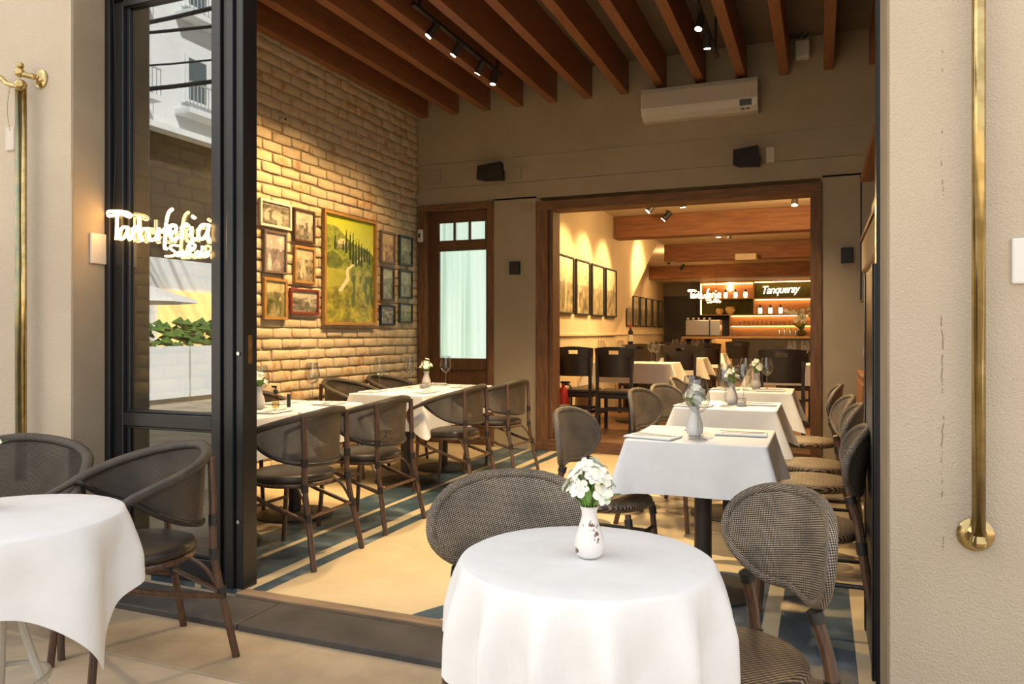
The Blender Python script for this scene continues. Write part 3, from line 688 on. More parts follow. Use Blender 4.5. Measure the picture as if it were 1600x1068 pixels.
# ------------------------------------------------------------------ tables
def cloth_rect(w_, d_, drop, seed, flare=.5, corner=.2):
    """square cloth on a square table: flat top, straight sides, corners falling into pointed folds"""
    r = random.Random(seed); pts = []; n = 22
    hw, hd = w_/2, d_/2; cr = .018
    for (cx, cy, a0) in ((hw-cr, -hd+cr, -PI/2), (hw-cr, hd-cr, 0), (-hw+cr, hd-cr, PI/2), (-hw+cr, -hd+cr, PI)):
        for k in range(7): a = a0+PI/2*k/6; pts.append((cx, cy, math.cos(a), math.sin(a), 1-abs(k-3)/3*.35))
        nxt = {-PI/2: ((hw, -hd+cr), (hw, hd-cr), (1, 0)), 0: ((hw-cr, hd), (-hw+cr, hd), (0, 1)), PI/2: ((-hw, hd-cr), (-hw, -hd+cr), (-1, 0)), PI: ((-hw+cr, -hd), (hw-cr, -hd), (0, -1))}[a0]
        for k in range(1, n):
            f = k/n; x = nxt[0][0]+(nxt[1][0]-nxt[0][0])*f; y = nxt[0][1]+(nxt[1][1]-nxt[0][1])*f
            e = min(f, 1-f)*(d_ if nxt[2][0] else w_); pts.append((x-nxt[2][0]*cr, y-nxt[2][1]*cr, *nxt[2], .65*max(0, 1-e/.13)))
    k_, m, ph = len(pts), MB(), r.uniform(0, 6)
    V, U = [], []; NT = 15
    for j in range(NT+1):
        for i, (x, y, nx, ny, c) in enumerate(pts):
            L = drop*(1+corner*c*c)
            if j < 5: a = PI/2*j/4; out, dz = cr-.007+.007*math.sin(a), .007*(1-math.cos(a))
            else:
                t_ = (j-4)/(NT-4); out = cr+t_*(.016+flare*.20*c*c+(.005*math.sin(i*.55+ph) if c < .3 else 0)); dz = .007+(L-.007)*t_
            V.append((x+nx*out, y+ny*out, -dz)); U.append((i*.02, dz))
    F_ = [(j*k_+i, (j+1)*k_+i, (j+1)*k_+(i+1) % k_, j*k_+(i+1) % k_) for j in range(NT) for i in range(k_)]
    F_.append(tuple(range(k_))); m.add(V, F_, U); return m
def cloth_round(rad, half, seed, folds=11, amp=.055, rot=0.):
    """square cloth over a round table: flat disc, then deepening folds down to four hanging corners"""
    r = random.Random(seed); n, NT = 168, 14; V = []; ph = [r.uniform(0, 6) for _ in range(4)]
    for j in range(4):
        for i in range(n): a = 2*PI*i/n; rr = (rad-.006)*(j+1)/4; V.append((rr*math.cos(a), rr*math.sin(a), 0))
    for j in range(1, NT+1):
        t_ = (j/NT)**1.6
        for i in range(n):
            a = 2*PI*i/n; b = (a-rot) % (PI/2)-PI/4
            L = min(half/math.cos(b), half*1.38)-rad; dp = L*t_
            fo = .5+.5*math.sin(folds*a+ph[0]+.8*math.sin(2*a+ph[1])+.6*math.sin(3*a+ph[2])); fo = fo**1.6
            out = .028*(1-math.exp(-dp/.05))+amp*(fo-.5)*min(1, dp/.14)+.006*t_
            V.append(((rad+out)*math.cos(a), (rad+out)*math.sin(a), -dp if j > 1 else -.004))
    F_ = [tuple(range(n))] if False else []
    c0 = len(V); V.append((0, 0, 0)); F_ += [(c0, i, (i+1) % n) for i in range(n)]
    for j in range(NT+3):
        for i in range(n): F_.append((j*n+i, (j+1)*n+i, (j+1)*n+(i+1) % n, j*n+(i+1) % n))
    return MB().add(V, F_)
def ped_table(x, y, w_, d_, label, group, z=0., base=.26):
    t = thing('pedestal_table', label, 'table', (x, y, z), 0, group)
    B((-w_/2+.004, -d_/2+.004, .72), (w_/2-.004, d_/2-.004, .748), .004).build('tabletop', 'ebony', t)
    MB().tube([(0, 0, .02), (0, 0, .72)], .042, 20).build('column', 'iron', t, True)
    MB().lathe([(base, 0), (base, .008), (base-.01, .014), (.07, .022), (.045, .03)], 40).build('base', 'iron', t, True)
    return t
def rect_table(x, y, w_, d_, drop, lt, lc, seed, z=0, rz=0., gt='pedestal tables', gc='white tablecloths', flare=.5, base=.26, corner=.2):
    t = ped_table(x, y, w_, d_, lt, gt, z, base); t.rotation_euler[2] = rz
    c = cloth_rect(w_, d_, drop, seed, flare, corner).build('tablecloth', 'cloth', smooth='all', loc=(x, y, z+.753)); c.rotation_euler[2] = rz
    tag(c, lc, 'tablecloth', gc)
rect_table(-.535, 3.80, .64, .62, .24, 'dark pedestal under the nearest square white table', 'white tablecloth on the nearest square table, hanging straight in front', 1, flare=.45, corner=.03)
rect_table(-.59, 5.44, .66, .66, .26, 'dark pedestal under the middle square white table', 'white tablecloth with pointed corners on the middle square table', 2, flare=.8, corner=.3)
rect_table(-.56, 6.98, .68, .66, .26, 'dark pedestal under the farthest square table before the step', 'cream-lit tablecloth on the farthest square table before the step', 3, flare=.7)
rect_table(-3.36, 3.56, .66, .72, .24, 'dark pedestal table at the brick wall, nearest the door frame', 'white tablecloth at the brick wall, nearest the door frame', 4)
rect_table(-3.36, 4.30, .66, .70, .24, 'dark pedestal table at the brick wall under the lone wine glass', 'white tablecloth at the brick wall, second from the door frame', 5)
rect_table(-3.25, 5.62, .70, .66, .28, 'dark pedestal table at the brick wall, third from the door frame', 'white tablecloth overhanging at the brick wall, third from the door frame', 6)
rect_table(-3.25, 6.31, .70, .68, .24, 'dark pedestal table at the brick wall, nearest the frosted door', 'white tablecloth at the brick wall, nearest the frosted door', 7)
# round terrace tables
def round_table(x, y, rad, half, lt, lc, seed, rot, metal, **kw):
    t = thing('round_table', lt, 'table', (x, y, -.04), 0, 'round terrace tables')
    MB().lathe([(rad-.01, .715), (rad, .72), (rad, .735), (rad-.01, .74), (0, .74)], 48).build('tabletop', metal, t, True)
    for k in range(3):
        a = 2*PI*k/3+.5; MB().tube(bez([(0, 0, .70), (.06*math.cos(a), .06*math.sin(a), .40), (.16*math.cos(a), .16*math.sin(a), .14), (.27*math.cos(a), .27*math.sin(a), .01)], 4), .012, 8).build('leg', metal, t, True)
    MB().tube([(.12*math.cos(2*PI*i/20), .12*math.sin(2*PI*i/20), .26) for i in range(20)], .008, 8, closed=True).build('ring', metal, t, True)
    c = cloth_round(rad+.004, half, seed, rot=rot, **kw).build('tablecloth', 'cloth', smooth='all', loc=(x, y, .705)); tag(c, lc, 'tablecloth', 'white tablecloths')
whmetal = mk('pale_painted_iron', (.55, .52, .46), None, .45); M['whmetal'] = whmetal
round_table(-.530, 1.785, .300, .50, 'small round terrace table under the front white cloth', 'white cloth with soft vertical folds on the front round table', 11, -.40, 'whmetal', folds=13, amp=.052)
round_table(-2.255, 1.53, .32, .53, 'round terrace table with pale curved iron legs at the left edge', 'white cloth with pointed corners on the left round table', 12, .1, 'whmetal', folds=9, amp=.06)

# ------------------------------------------------------------------ table ware
def make_glass():
    t = thing('wine_glass', '', 'glass')
    MB().lathe([(.036, 0), (.034, .002), (.012, .005), (.0045, .012), (.0038, .05), (.004, .095), (.008, .102)], 20, cap=False).build('stem', 'glass', t, 'all')
    MB().lathe([(.006, .101), (.022, .108), (.038, .125), (.0455, .15), (.044, .175), (.038, .205), (.033, .232)], 24, cap=False).build('bowl', 'glass', t, 'all')
    return t
G0 = make_glass()
def glass(x, y, z, label, s=1.0, group='wine glasses'):
    o = place(G0, x, y, z, 0, label, group); o.scale = (s, s, s); return o
ZT = .757
for x, y, l in ((-.530, 3.60, 'wine glass in front of the vase on the nearest square table'), (-.600, 3.90, 'wine glass behind the vase on the nearest square table'),
    (-.60, 5.30, 'wine glass at the front of the middle square table'), (-.50, 5.52, 'wine glass beside the salt cellar on the middle square table'), (-.63, 5.66, 'wine glass at the back of the middle square table'),
    (-.60, 6.85, 'wine glass left of the flowers on the farthest square table'), (-.44, 7.0, 'wine glass right of the flowers on the farthest square table'),
    (-3.43, 4.04, 'wine glass behind the pump bottle at the brick wall'), (-3.44, 4.60, 'lone wine glass in the middle of the brick-wall tables'),
    (-3.52, 5.64, 'wine glass nearest the lone glass on the far brick-wall table'), (-3.44, 6.02, 'wine glass left of the far bud vase by the brick wall'), (-3.28, 6.42, 'wine glass right of the far bud vase in front of the frosted door'),
    (-3.42, 3.62, 'wine glass half hidden by the black door post')):
    glass(x, y, ZT, l, 1.2)
def vase(x, y, z, mat, label, s=1.0, rz=0):
    t = MB().lathe([(.030, 0), (.044, .012), (.049, .04), (.045, .07), (.033, .105), (.025, .132), (.025, .15), (.032, .168), (.0285, .167), (.021, .15), (.021, .13)], 32).build('bud_vase', mat, smooth='all', loc=(x, y, z))
    t.scale = (s, s, s); t.rotation_euler[2] = rz; tag(t, label, 'vase', 'white bud vases')
def flower_mesh(r):
    m = MB()
    for k in range(6):
        a = PI/3*k; L = .034 if k % 2 else .038; W = .0155 if k % 2 else .0115; cu = .016 if k % 2 else .010
        d = Vector((math.cos(a), math.sin(a), 0)); n_ = Vector((-d.y, d.x, 0)); rows = []
        for (f, w_) in ((0, .15), (.3, .7), (.62, 1.0), (.88, .75), (1.0, .2)):
            c = d*(L*f)+Vector((0, 0, .020*f-cu*f*f*1.1)); rows.append((c-n_*W*w_+Vector((0, 0, .003)), c, c+n_*W*w_+Vector((0, 0, .003))))
        V = [p for q in rows for p in q]; F_ = []
        for i in range(4):
            for j in range(2): F_.append((i*3+j, i*3+j+1, i*3+j+4, i*3+j+3))
        m.add(V, F_)
    return m
_pm = flower_mesh(random).build('flower', 'petal', smooth='all'); petal_me = _pm.data; bpy.data.objects.remove(_pm)
def leaf_mesh():
    m = MB(); V = []
    for (f, w_) in ((0, .15), (.3, .8), (.6, 1), (.85, .5), (1, .03)):
        for s_ in (-1, 0, 1): V.append((s_*.010*w_, .06*f, .012*math.sin(f*2.2)-(.002 if s_ == 0 else 0)))
    return m.add(V, [(i*3+j, i*3+j+1, i*3+j+4, i*3+j+3) for i in range(4) for j in range(2)])
_lm = leaf_mesh().build('leaf', 'stem', smooth='all'); leaf_me = _lm.data; bpy.data.objects.remove(_lm)
def bouquet(x, y, z, label, n=11, s=1.0, seed=1):
    r = random.Random(seed); t = thing('alstroemeria_bunch', label, 'flowers', (x, y, z), 0, 'white flower bunches'); t.scale = (s, s, s)
    for k in range(n):
        a = k*2.4+r.uniform(-.3, .3); q = (k+.5)/n; rr = .054*math.sqrt(q); hz = .100-.062*q+r.uniform(-.012, .016)
        p = Vector((rr*math.cos(a), rr*math.sin(a), hz))
        o = link('flower', petal_me, t, p); dirv = Vector((p.x*16, p.y*16, .45)); o.rotation_euler = dirv.to_track_quat('Z', 'Y').to_euler(); o.scale = (r.uniform(.62, .85),)*3
        MB().tube([(p.x*.12, p.y*.12, -.055), (p.x*.5, p.y*.5, p.z*.35), p], .0016, 5).build('stem', 'stem', t, True)
    for k in range(9):
        a = k*2.4; o = link('leaf', leaf_me, t, (.012*math.cos(a), .012*math.sin(a), .0)); o.rotation_euler = (r.uniform(.2, .9), 0, a-PI/2); o.scale = (1.25,)*3
vase(-.522, 1.785, .707, 'vase', 'white bud vase with chipped brown patches on the front round table', .74, 2.2)
bouquet(-.522, 1.785, .707+.124, 'white alstroemeria bunch in the chipped vase on the front round table', 20, .95, 3)
vase(-.565, 3.73, ZT, 'vase2', 'speckled white bud vase on the nearest square table', .85); bouquet(-.565, 3.73, ZT+.143, 'white flowers seen through the wine glass on the nearest square table', 11, .9, 4)
vase(-.575, 5.48, ZT, 'vase2', 'bud vase on the middle square table', .85); bouquet(-.575, 5.48, ZT+.143, 'white flowers on the middle square table', 10, .95, 5)
vase(-.53, 7.02, ZT, 'vase2', 'bud vase on the farthest square table', .85); bouquet(-.53, 7.02, ZT+.143, 'cream flowers on the farthest square table', 12, 1.05, 6)
vase(-3.40, 3.98, ZT, 'vase2', 'white bud vase beside the black pump bottle at the brick wall', .87, 1.0); bouquet(-3.40, 3.98, ZT+.143, 'white flowers beside the black pump bottle at the brick wall', 9, .95, 7)
vase(-3.33, 6.13, ZT, 'vase2', 'patterned bud vase on the far brick-wall table', .87, .4); bouquet(-3.33, 6.13, ZT+.146, 'cream flowers on the far brick-wall table', 11, .95, 8)
vase(-2.40, 1.55, .707, 'vase2', 'bud vase on the left round table, mostly outside the picture', 1.0); bouquet(-2.40, 1.55, .875, 'white flowers on the left round table at the picture edge', 9, 1.0, 9)
# pump bottle, small framed card, glass cellar
t = thing('pump_bottle', 'small clear bottle with black pump by the bud vase at the brick wall', 'bottle', (-3.36, 4.10, ZT))
MB().lathe([(.022, 0), (.024, .01), (.024, .075), (.012, .088), (.011, .095)], 16).build('bottle_body', 'amber', t, True); MB().lathe([(.015, .09), (.015, .115), (.005, .118), (.005, .132)], 12).build('pump', 'blackmatte', t, True)
B((-.03, -.006, .13), (.008, .006, .142), .002).build('spout', 'blackmatte', t)
t = thing('table_card', 'little black framed card standing beside the pump bottle', 'card', (-3.30, 4.16, ZT), -.9)
B((-.03, -.012, 0), (.03, .012, .085), .002).build('card_frame', 'blackmatte', t); B((-.023, -.014, .01), (.023, -.0115, .075)).build('card_face', 'paper', t)
for x, y, l in ((-3.30, 6.03, 'square glass salt cellar before the far bud vase at the brick wall'), (-.50, 5.36, 'square glass salt cellar on the middle square table')):
    t = thing('salt_cellar', l, 'salt cellar', (x, y, ZT)); B((-.03, -.03, 0), (.03, .03, .05), .004).build('cellar_body', 'glass', t); B((-.022, -.022, .003), (.022, .022, .03)).build('salt', 'napkin', t)
# place settings: napkin, fork, knife
def fork_mesh():
    m = MB(); m.box((-.004, -.10, 0), (.004, .04, .002)); m.box((-.011, .04, 0), (.011, .055, .002))
    for k in range(4): m.box((-.011+k*.0062, .055, 0), (-.0085+k*.0062, .09, .002))
    return m
def knife_mesh():
    return MB().add([(-.005, -.11, 0), (.005, -.11, 0), (.004, 0, 0), (-.004, 0, 0), (-.004, .0, 0), (.008, .01, 0), (.009, .08, 0), (-.004, .105, 0)]+[(-.005, -.11, .003), (.005, -.11, .003), (.004, 0, .003), (-.004, 0, .003), (-.004, 0, .003), (.008, .01, .003), (.009, .08, .003), (-.004, .105, .003)],
        [(0, 3, 2, 1), (8, 9, 10, 11), (0, 1, 9, 8), (1, 2, 10, 9), (3, 0, 8, 11), (4, 7, 6, 5), (12, 13, 14, 15), (5, 6, 14, 13), (6, 7, 15, 14), (7, 4, 12, 15)])
_f = fork_mesh().build('fork', 'steel'); fm = _f.data; bpy.data.objects.remove(_f)
_k = knife_mesh().build('knife', 'steel'); km = _k.data; bpy.data.objects.remove(_k)
_n = MB().box((-.075, -.12, 0), (.075, .12, .004), .0018).box((-.072, -.118, .0045), (.074, .116, .008), .0018).build('napkin', 'napkin'); nm = _n.data; bpy.data.objects.remove(_n)
for x, y, rz, wh in ((-.74, 3.60, 1.35, 'left side of the nearest square table'), (-.36, 3.86, 1.62, 'right side of the nearest square table'),
    (-.80, 5.24, 1.45, 'left side of the middle square table'), (-.40, 5.50, 1.6, 'right side of the middle square table'),
    (-.40, 6.85, 1.55, 'right side of the farthest square table'), (-.78, 6.9, 1.55, 'left side of the farthest square table'),
    (-3.18, 3.86, .15, 'brick-wall table before the bud vase'), (-3.50, 3.70, .1, 'brick-wall table beside the door post'), (-3.18, 4.45, .1, 'second brick-wall table, front side'), (-3.52, 4.35, .1, 'second brick-wall table, wall side'),
    (-3.05, 5.62, .1, 'third brick-wall table, front side'), (-3.50, 5.50, .1, 'third brick-wall table, wall side'), (-3.05, 6.30, .1, 'table by the frosted door, front side'), (-3.44, 6.52, .1, 'table by the frosted door, wall side')):
    o = link('napkin', nm, None, (x, y, ZT)); o.rotation_euler[2] = rz; tag(o, 'folded white napkin, '+wh, 'napkin', 'folded napkins')
    c, s_ = math.cos(rz), math.sin(rz)
    o = link('fork', fm, None, (x-.02*c, y-.02*s_, ZT+.0085)); o.rotation_euler[2] = rz+.12; tag(o, 'steel fork on napkin, '+wh, 'fork', 'forks on the napkins')
    o = link('knife', km, None, (x+.025*c, y+.025*s_, ZT+.0085)); o.rotation_euler[2] = rz-.06; tag(o, 'steel knife on napkin, '+wh, 'knife', 'knives on the napkins')

# ------------------------------------------------------------------ pictures
def print_mesh(w_, h_, fn, nu, nv):
    me = bpy.data.meshes.new('print'); V, F_, cols = [], [], []
    for j in range(nv+1):
        for i in range(nu+1): V.append((0, w_*i/nu, h_*j/nv)); cols += [*fn(i/nu, j/nv), 1.0]
    for j in range(nv):
        for i in range(nu): a = j*(nu+1)+i; F_.append((a, a+1, a+nu+2, a+nu+1))
    me.from_pydata(V, [], F_); at = me.color_attributes.new('print', 'FLOAT_COLOR', 'POINT'); at.data.foreach_set('color', cols); me.materials.append(M['print']); return me
def vnoise(x, y, seed=0):
    def h_(i, j):
        n = (i*374761393+j*668265263+seed*1442695) & 0xffffffff; n = ((n ^ (n >> 13))*1274126177) & 0xffffffff; return ((n ^ (n >> 16)) & 0xffff)/65535.
    i, j = math.floor(x), math.floor(y); fx, fy = x-i, y-j; fx = fx*fx*(3-2*fx); fy = fy*fy*(3-2*fy)
    return (h_(i, j)*(1-fx)+h_(i+1, j)*fx)*(1-fy)+(h_(i, j+1)*(1-fx)+h_(i+1, j+1)*fx)*fy
def lerp(a, b, k): k = max(0, min(1, k)); return tuple(p+(q-p)*k for p, q in zip(a, b))
def photo_bw(seed, dark, light, sc_=6, blobs=4, sky=.62):
    r = random.Random(seed); bl_ = [(r.uniform(.18, .82), r.uniform(.2, .55), r.uniform(.05, .11), r.uniform(.16, .30), r.random()) for _ in range(blobs)]
    def f(u, v):
        n = .6*vnoise(u*sc_, v*sc_*1.2, seed)+.4*vnoise(u*sc_*3, v*sc_*3, seed+5); k = n*.75+(.35 if v > sky else 0)
        for (cx, cy, rx, ry, c) in bl_:
            d_ = ((u-cx)/rx)**2+((v-cy)/ry)**2
            if d_ < 1: k = .12+.25*n if c > .4 else .95-.3*n
            if ((u-cx)/rx*1.6)**2+((v-cy-ry)/.06)**2 < 1: k = .75
        return lerp(dark, light, k*1.25-.15)
    return f
def landscape(u, v):
    n = .5*vnoise(u*9, v*14, 3)+.5*vnoise(u*28, v*44, 8)
    ridge = .62+.10*math.sin(u*3.0+.6)-.16*u
    horizon = .80-.18*max(0, u-.25)+.02*math.sin(u*9)
    sky = lerp((.52, .60, .04), (.75, .80, .16), (1-v)*3)
    if v > horizon+.10*(1-u): c = lerp(sky, (.40, .50, .04), n*.35)
    elif v > .50: c = lerp((.09, .12, .02), (.36, .42, .06), n*1.5-.25)
    elif v > .30+.05*math.sin(u*4): c = lerp((.34, .36, .04), (.50, .50, .08), n) if u < .5 else lerp((.12, .16, .03), (.46, .44, .12), n*1.6-.3)
    else: c = lerp((.16, .16, .02), (.50, .46, .06), n*1.7-.35)
    if .14 < v < .46 and u > .52 and vnoise(u*24, v*9, 21) > .56: c = (.10, .14, .03)
    # path
    for (pu, pv, pw) in [(.30+.16*k/20, .30+.006*k, .030) for k in range(21)]+[(.46-.02*math.sin(k/14*PI)+.0*k, .42+.008*k, .026) for k in range(12)]+[(.46+.022*k, .515+.0095*k, .018) for k in range(14)]:
        if abs(u-pu) < pw and abs(v-pv) < .012: c = (.80, .78, .50)
    # farmhouse and cypresses
    if .25 < u < .45 and .70 < v < .78: c = (.62, .58, .36) if v > .745+abs(u-.35)*-.1 else (.30, .27, .16)
    if .29 < u < .40 and .78 <= v < .80: c = (.66, .62, .30)
    for (cu, cb, ch, cw) in ((.20, .68, .16, .018), (.42, .66, .24, .020), (.50, .60, .28, .022), (.56, .56, .32, .022), (.62, .54, .28, .020), (.68, .56, .26, .022), (.74, .55, .24, .020), (.80, .60, .16, .020), (.86, .60, .15, .018), (.91, .58, .16, .018), (.36, .68, .10, .016)):
        if cb < v < cb+ch and abs(u-cu) < cw*(1-((v-cb)/ch)**2.2)+.003: c = (.035, .055, .015)
    if (u-.16)**2/.03+(v-.58)**2/.006 < 1: c = lerp((.05, .07, .015), (.20, .26, .04), n)
    return c
def picture(name, x, y0, y1, z0, z1, fm_, fn, label, fw=.025, nu=26, nv=34, group='framed pictures on the brick wall', dep=.028, mat=0):
    t = thing(name, label, 'picture', (x, y0, z0), 0, group); W_, H_ = y1-y0, z1-z0
    m = MB(); m.box((0, 0, 0), (dep, W_, fw), .003); m.build('frame_rail', fm_, t); MB().box((0, 0, H_-fw), (dep, W_, H_), .003).build('frame_rail', fm_, t)
    MB().box((0, 0, fw), (dep, fw, H_-fw), .003).build('frame_rail', fm_, t); MB().box((0, W_-fw, fw), (dep, W_, H_-fw), .003).build('frame_rail', fm_, t)
    B((.001, fw*.8, fw*.8), (.01, W_-fw*.8, H_-fw*.8)).build('backing', fm_, t)
    link('print', print_mesh(W_-2*fw, H_-2*fw, fn, nu, nv), t, (.0125, fw, fw))
XP = XL+.012
BW = ((.035, .03, .02), (.62, .58, .48)); SEP = ((.05, .035, .02), (.66, .58, .40))
picture('framed_photo', XP, 5.005, 5.401, 2.135, 2.36, 'whiteframe', photo_bw(1, *BW, 5, 5, .9), 'white framed black and white photo, top left on the brick wall', .022)
picture('framed_photo', XP, 5.436, 5.734, 2.055, 2.348, 'brownframe', photo_bw(2, *BW, 7, 4, .5), 'dark brown framed photo, top right of the left cluster', .022)
picture('framed_photo', XP, 5.052, 5.342, 1.75, 2.108, 'greyframe', photo_bw(3, (.12, .09, .10), (.75, .68, .66), 4, 3, .6), 'grey-brown framed pale photo, middle left on the brick wall', .022)
picture('framed_photo', XP, 5.445, 5.738, 1.69, 2.02, 'goldwood', photo_bw(4, *SEP, 8, 3, .7), 'gold framed sepia photo in the middle right of the left cluster', .024)
picture('framed_photo', XP, 5.052, 5.347, 1.362, 1.712, 'goldwood', photo_bw(5, (.05, .05, .01), (.60, .54, .30), 6, 2, .7), 'gold framed photo at the bottom left of the left cluster', .026)
picture('framed_photo', XP, 5.391, 5.792, 1.415, 1.64, 'redwood', photo_bw(6, *BW, 5, 3, .7), 'red framed black and white photo under the gold one', .022)
picture('framed_landscape', XP, 5.859, 6.75, 1.325, 2.395, 'goldwood', landscape, 'large yellow-green landscape print with cypresses and a white path', .03, 110, 150, None, .04)
picture('framed_photo', XP, 4.66, 4.957, 1.34, 2.375, 'goldwood', photo_bw(17, *SEP), 'gold framed picture mostly behind the black door post', .03)
picture('framed_photo', XP, 6.852, 7.14, 1.985, 2.325, 'greyframe', photo_bw(7, (.20, .10, .06), (.70, .55, .30), 5, 3, .6), 'brown framed colour picture, top left of the right cluster', .024)
picture('framed_photo', XP, 7.232, 7.518, 1.99, 2.322, 'greenframe', photo_bw(8, (.06, .08, .05), (.55, .60, .45), 4, 0, .5), 'dark green framed misty view, top right of the right cluster', .024)
picture('framed_photo', XP, 6.872, 7.126, 1.59, 1.948, 'brownframe', photo_bw(9, (.10, .12, .09), (.50, .52, .40), 7, 0, .7), 'brown framed grey view, middle left of the right cluster', .022)
picture('framed_photo', XP, 7.235, 7.515, 1.63, 1.945, 'greenframe', photo_bw(10, (.12, .14, .12), (.50, .52, .44), 5, 0, .5), 'dark framed grey view, middle right of the right cluster', .022)
picture('framed_photo', XP, 6.844, 7.141, 1.33, 1.545, 'blackmatte', photo_bw(11, *BW, 6, 4, .9), 'black framed figure photo, bottom left of the right cluster', .02)
picture('framed_photo', XP, 7.235, 7.518, 1.362, 1.58, 'greenframe', photo_bw(12, (.08, .10, .06), (.45, .48, .35), 6, 1, .6), 'dark framed garden photo, bottom right of the right cluster', .02)
for k, y in enumerate((8.53, 9.245, 9.965, 10.68)):
    picture('framed_photo', -2.89, y, y+.60, 1.483, 2.195, 'blackmatte', photo_bw(30+k, (.07, .055, .015), (.80, .68, .44), 7, 2, .55), 'tall black framed vineyard print on the back-room wall, '+('nearest', 'second', 'third', 'fourth')[k], .022, group='tall prints in the back room')
for k, y in enumerate((17.35, 18.02, 18.78, 19.52, 20.30, 21.08)):
    picture('framed_photo', -4.19, y, y+.60, 1.41, 2.15, 'blackmatte', photo_bw(40+k, *SEP, 5, 2, .6), 'black framed print on the recessed far wall, '+('first', 'second', 'third', 'fourth', 'fifth', 'sixth')[k]+' from the slanting edge', .025, 12, 16, 'prints on the recessed wall')

# ------------------------------------------------------------------ neon signs
def P8(pts): return [((x/8+160), (y/8+300)) for x, y in pts]
NEON = [[(78, 300), (72, 245), (180, 238), (300, 248), (368, 285), (345, 308), (260, 275), (170, 285), (85, 300)], [(190, 290), (188, 430), (178, 595)],
    [(330, 440), (270, 440), (222, 500), (232, 585), (290, 560), (325, 480), (332, 440), (328, 530), (360, 600)], [(392, 450), (395, 590), (392, 500), (425, 430), (440, 440)],
    [(480, 310), (482, 450), (500, 590), (530, 590)], [(435, 480), (560, 455)], [(600, 440), (600, 560), (640, 600), (700, 560), (725, 450), (720, 590), (740, 560)],
    [(900, 210), (850, 260), (820, 400), (810, 550), (800, 690), (830, 705)], [(760, 500), (830, 440), (900, 420)], [(870, 520), (940, 480), (935, 420), (880, 420), (862, 520), (900, 595), (970, 560)],
    [(1010, 430), (1020, 590), (1018, 470), (1060, 400), (1090, 420)], [(1130, 430), (1130, 540), (1150, 600), (1180, 580)], [(1140, 300), (1170, 325)],
    [(1330, 410), (1260, 410), (1215, 480), (1220, 570), (1270, 580), (1320, 500), (1340, 400), (1320, 520), (1345, 600)],
    [(970, 670), (900, 662), (870, 700), (930, 750), (910, 795), (810, 800)], [(1000, 745), (960, 760), (965, 800), (1005, 780), (1010, 740), (1020, 800)], [(1045, 750), (1045, 800), (1050, 755), (1075, 760), (1080, 800)],
    [(1110, 650), (1105, 800)], [(1080, 680), (1130, 640), (1175, 670), (1150, 720), (1110, 730)], [(1210, 740), (1180, 760), (1185, 800), (1215, 780), (1222, 740), (1230, 800)], [(1258, 670), (1256, 780), (1275, 800)], [(1300, 750), (1285, 790), (1320, 800), (1335, 755), (1300, 750)]]
def neon(name, label, loc, kx, r, fx, standoff):
    t = thing(name, label, 'sign', loc)
    for st in NEON:
        p = bez([fx(x, y) for x, y in st], 4); MB().tube(p, r if st[0][1] < 620 else r*.72, 6).build('letter_stroke', 'neon', t, 'all')
    for st in NEON[:14:2]:
        p = bez([fx(x+14, y-6) for x, y in st], 4); MB().tube([(a, b+standoff, c) for a, b, c in p], r*.28, 5).build('backing_wire', 'neonback', t, 'all')
    return t
ns_ = neon('neon_sign', 'glowing handwritten neon sign hung in front of the black door glass', (-3.50, 2.92, 1.61), 1, .0082,
     lambda x, y: ((x/8-5)*.00432, 0, 1.25+(220-y/8)*(4.02-.00162*(x/8-5))/1190-1.61), .008)
neon('neon_sign', 'small glowing handwritten neon sign hung before the bar shelves', (-3.12, 19.5, 2.0), 1, .0175, lambda x, y: ((x-50)/1320*.82, 0, (820-y)/640*.37), .02)
NB = bpy.data.objects['neon_sign.001']
for xx in (.1, .7): MB().tube([(xx, .0, .25), (xx, .0, 1.0)], .003, 4).build('hanging_wire', 'blackmatte', NB)
MB().tube([(.05, .0, .24), (.05, .03, .8), (.05, .0, 1.45)], .0015, 4).build('hanging_wire', 'blackmatte', ns_)
# lettered bar sign
fc = bpy.data.curves.new('sign_letters', 'FONT'); fc.body = 'Tanqueray'; fc.size = .36; fc.shear = .35; fc.extrude = .01; fc.offset = .004; fc.space_character = .92
fo = bpy.data.objects.new('sign_letters', fc); C.objects.link(fo); dg = bpy.context.evaluated_depsgraph_get()
me_t = bpy.data.meshes.new_from_object(fo.evaluated_get(dg)); bpy.data.objects.remove(fo); me_t.materials.clear(); me_t.materials.append(M['signwhite'])
sgt = tag(link('lettered_sign', me_t, None, (-1.50, 21.53, 2.30)), 'white slanted lettering sign on the moss panel above the bar', 'sign'); sgt.rotation_euler = (PI/2, -.03, 0)
sgt.scale = (1.28*.82/ max(.1, me_t.vertices and (max(v.co.x for v in me_t.vertices)-min(v.co.x for v in me_t.vertices)))*.9, .82, 1)

# ------------------------------------------------------------------ fittings on the walls
ac = thing('air_conditioner', 'white wall-mounted air conditioner under the beams', 'air conditioner', (-1.655, YB-.01, 3.36))
W_ = 1.10
def acbody():
    pr = [(0, .0), (-.12, .0), (-.19, .035), (-.215, .10), (-.215, .255), (-.19, .30), (0, .30)]; n = len(pr)
    return MB().add([(0, a, b) for a, b in pr]+[(W_, a, b) for a, b in pr], [tuple(range(n)), tuple(range(2*n-1, n-1, -1))]+[(i, i+n, (i+1) % n+n, (i+1) % n) for i in range(n)])
acbody().build('housing', 'white_pl', ac)
def q4(name, pts, mat): # thin raised plate on the sloping front
    v = [Vector(p) for p in pts]; nrm = (v[1]-v[0]).cross(v[2]-v[0]).normalized()*.004
    return MB().add([p-nrm*.5 for p in v]+[p+nrm for p in v], [(0, 1, 2, 3), (7, 6, 5, 4), (0, 4, 5, 1), (1, 5, 6, 2), (2, 6, 7, 3), (3, 7, 4, 0)]).build(name, mat, ac)
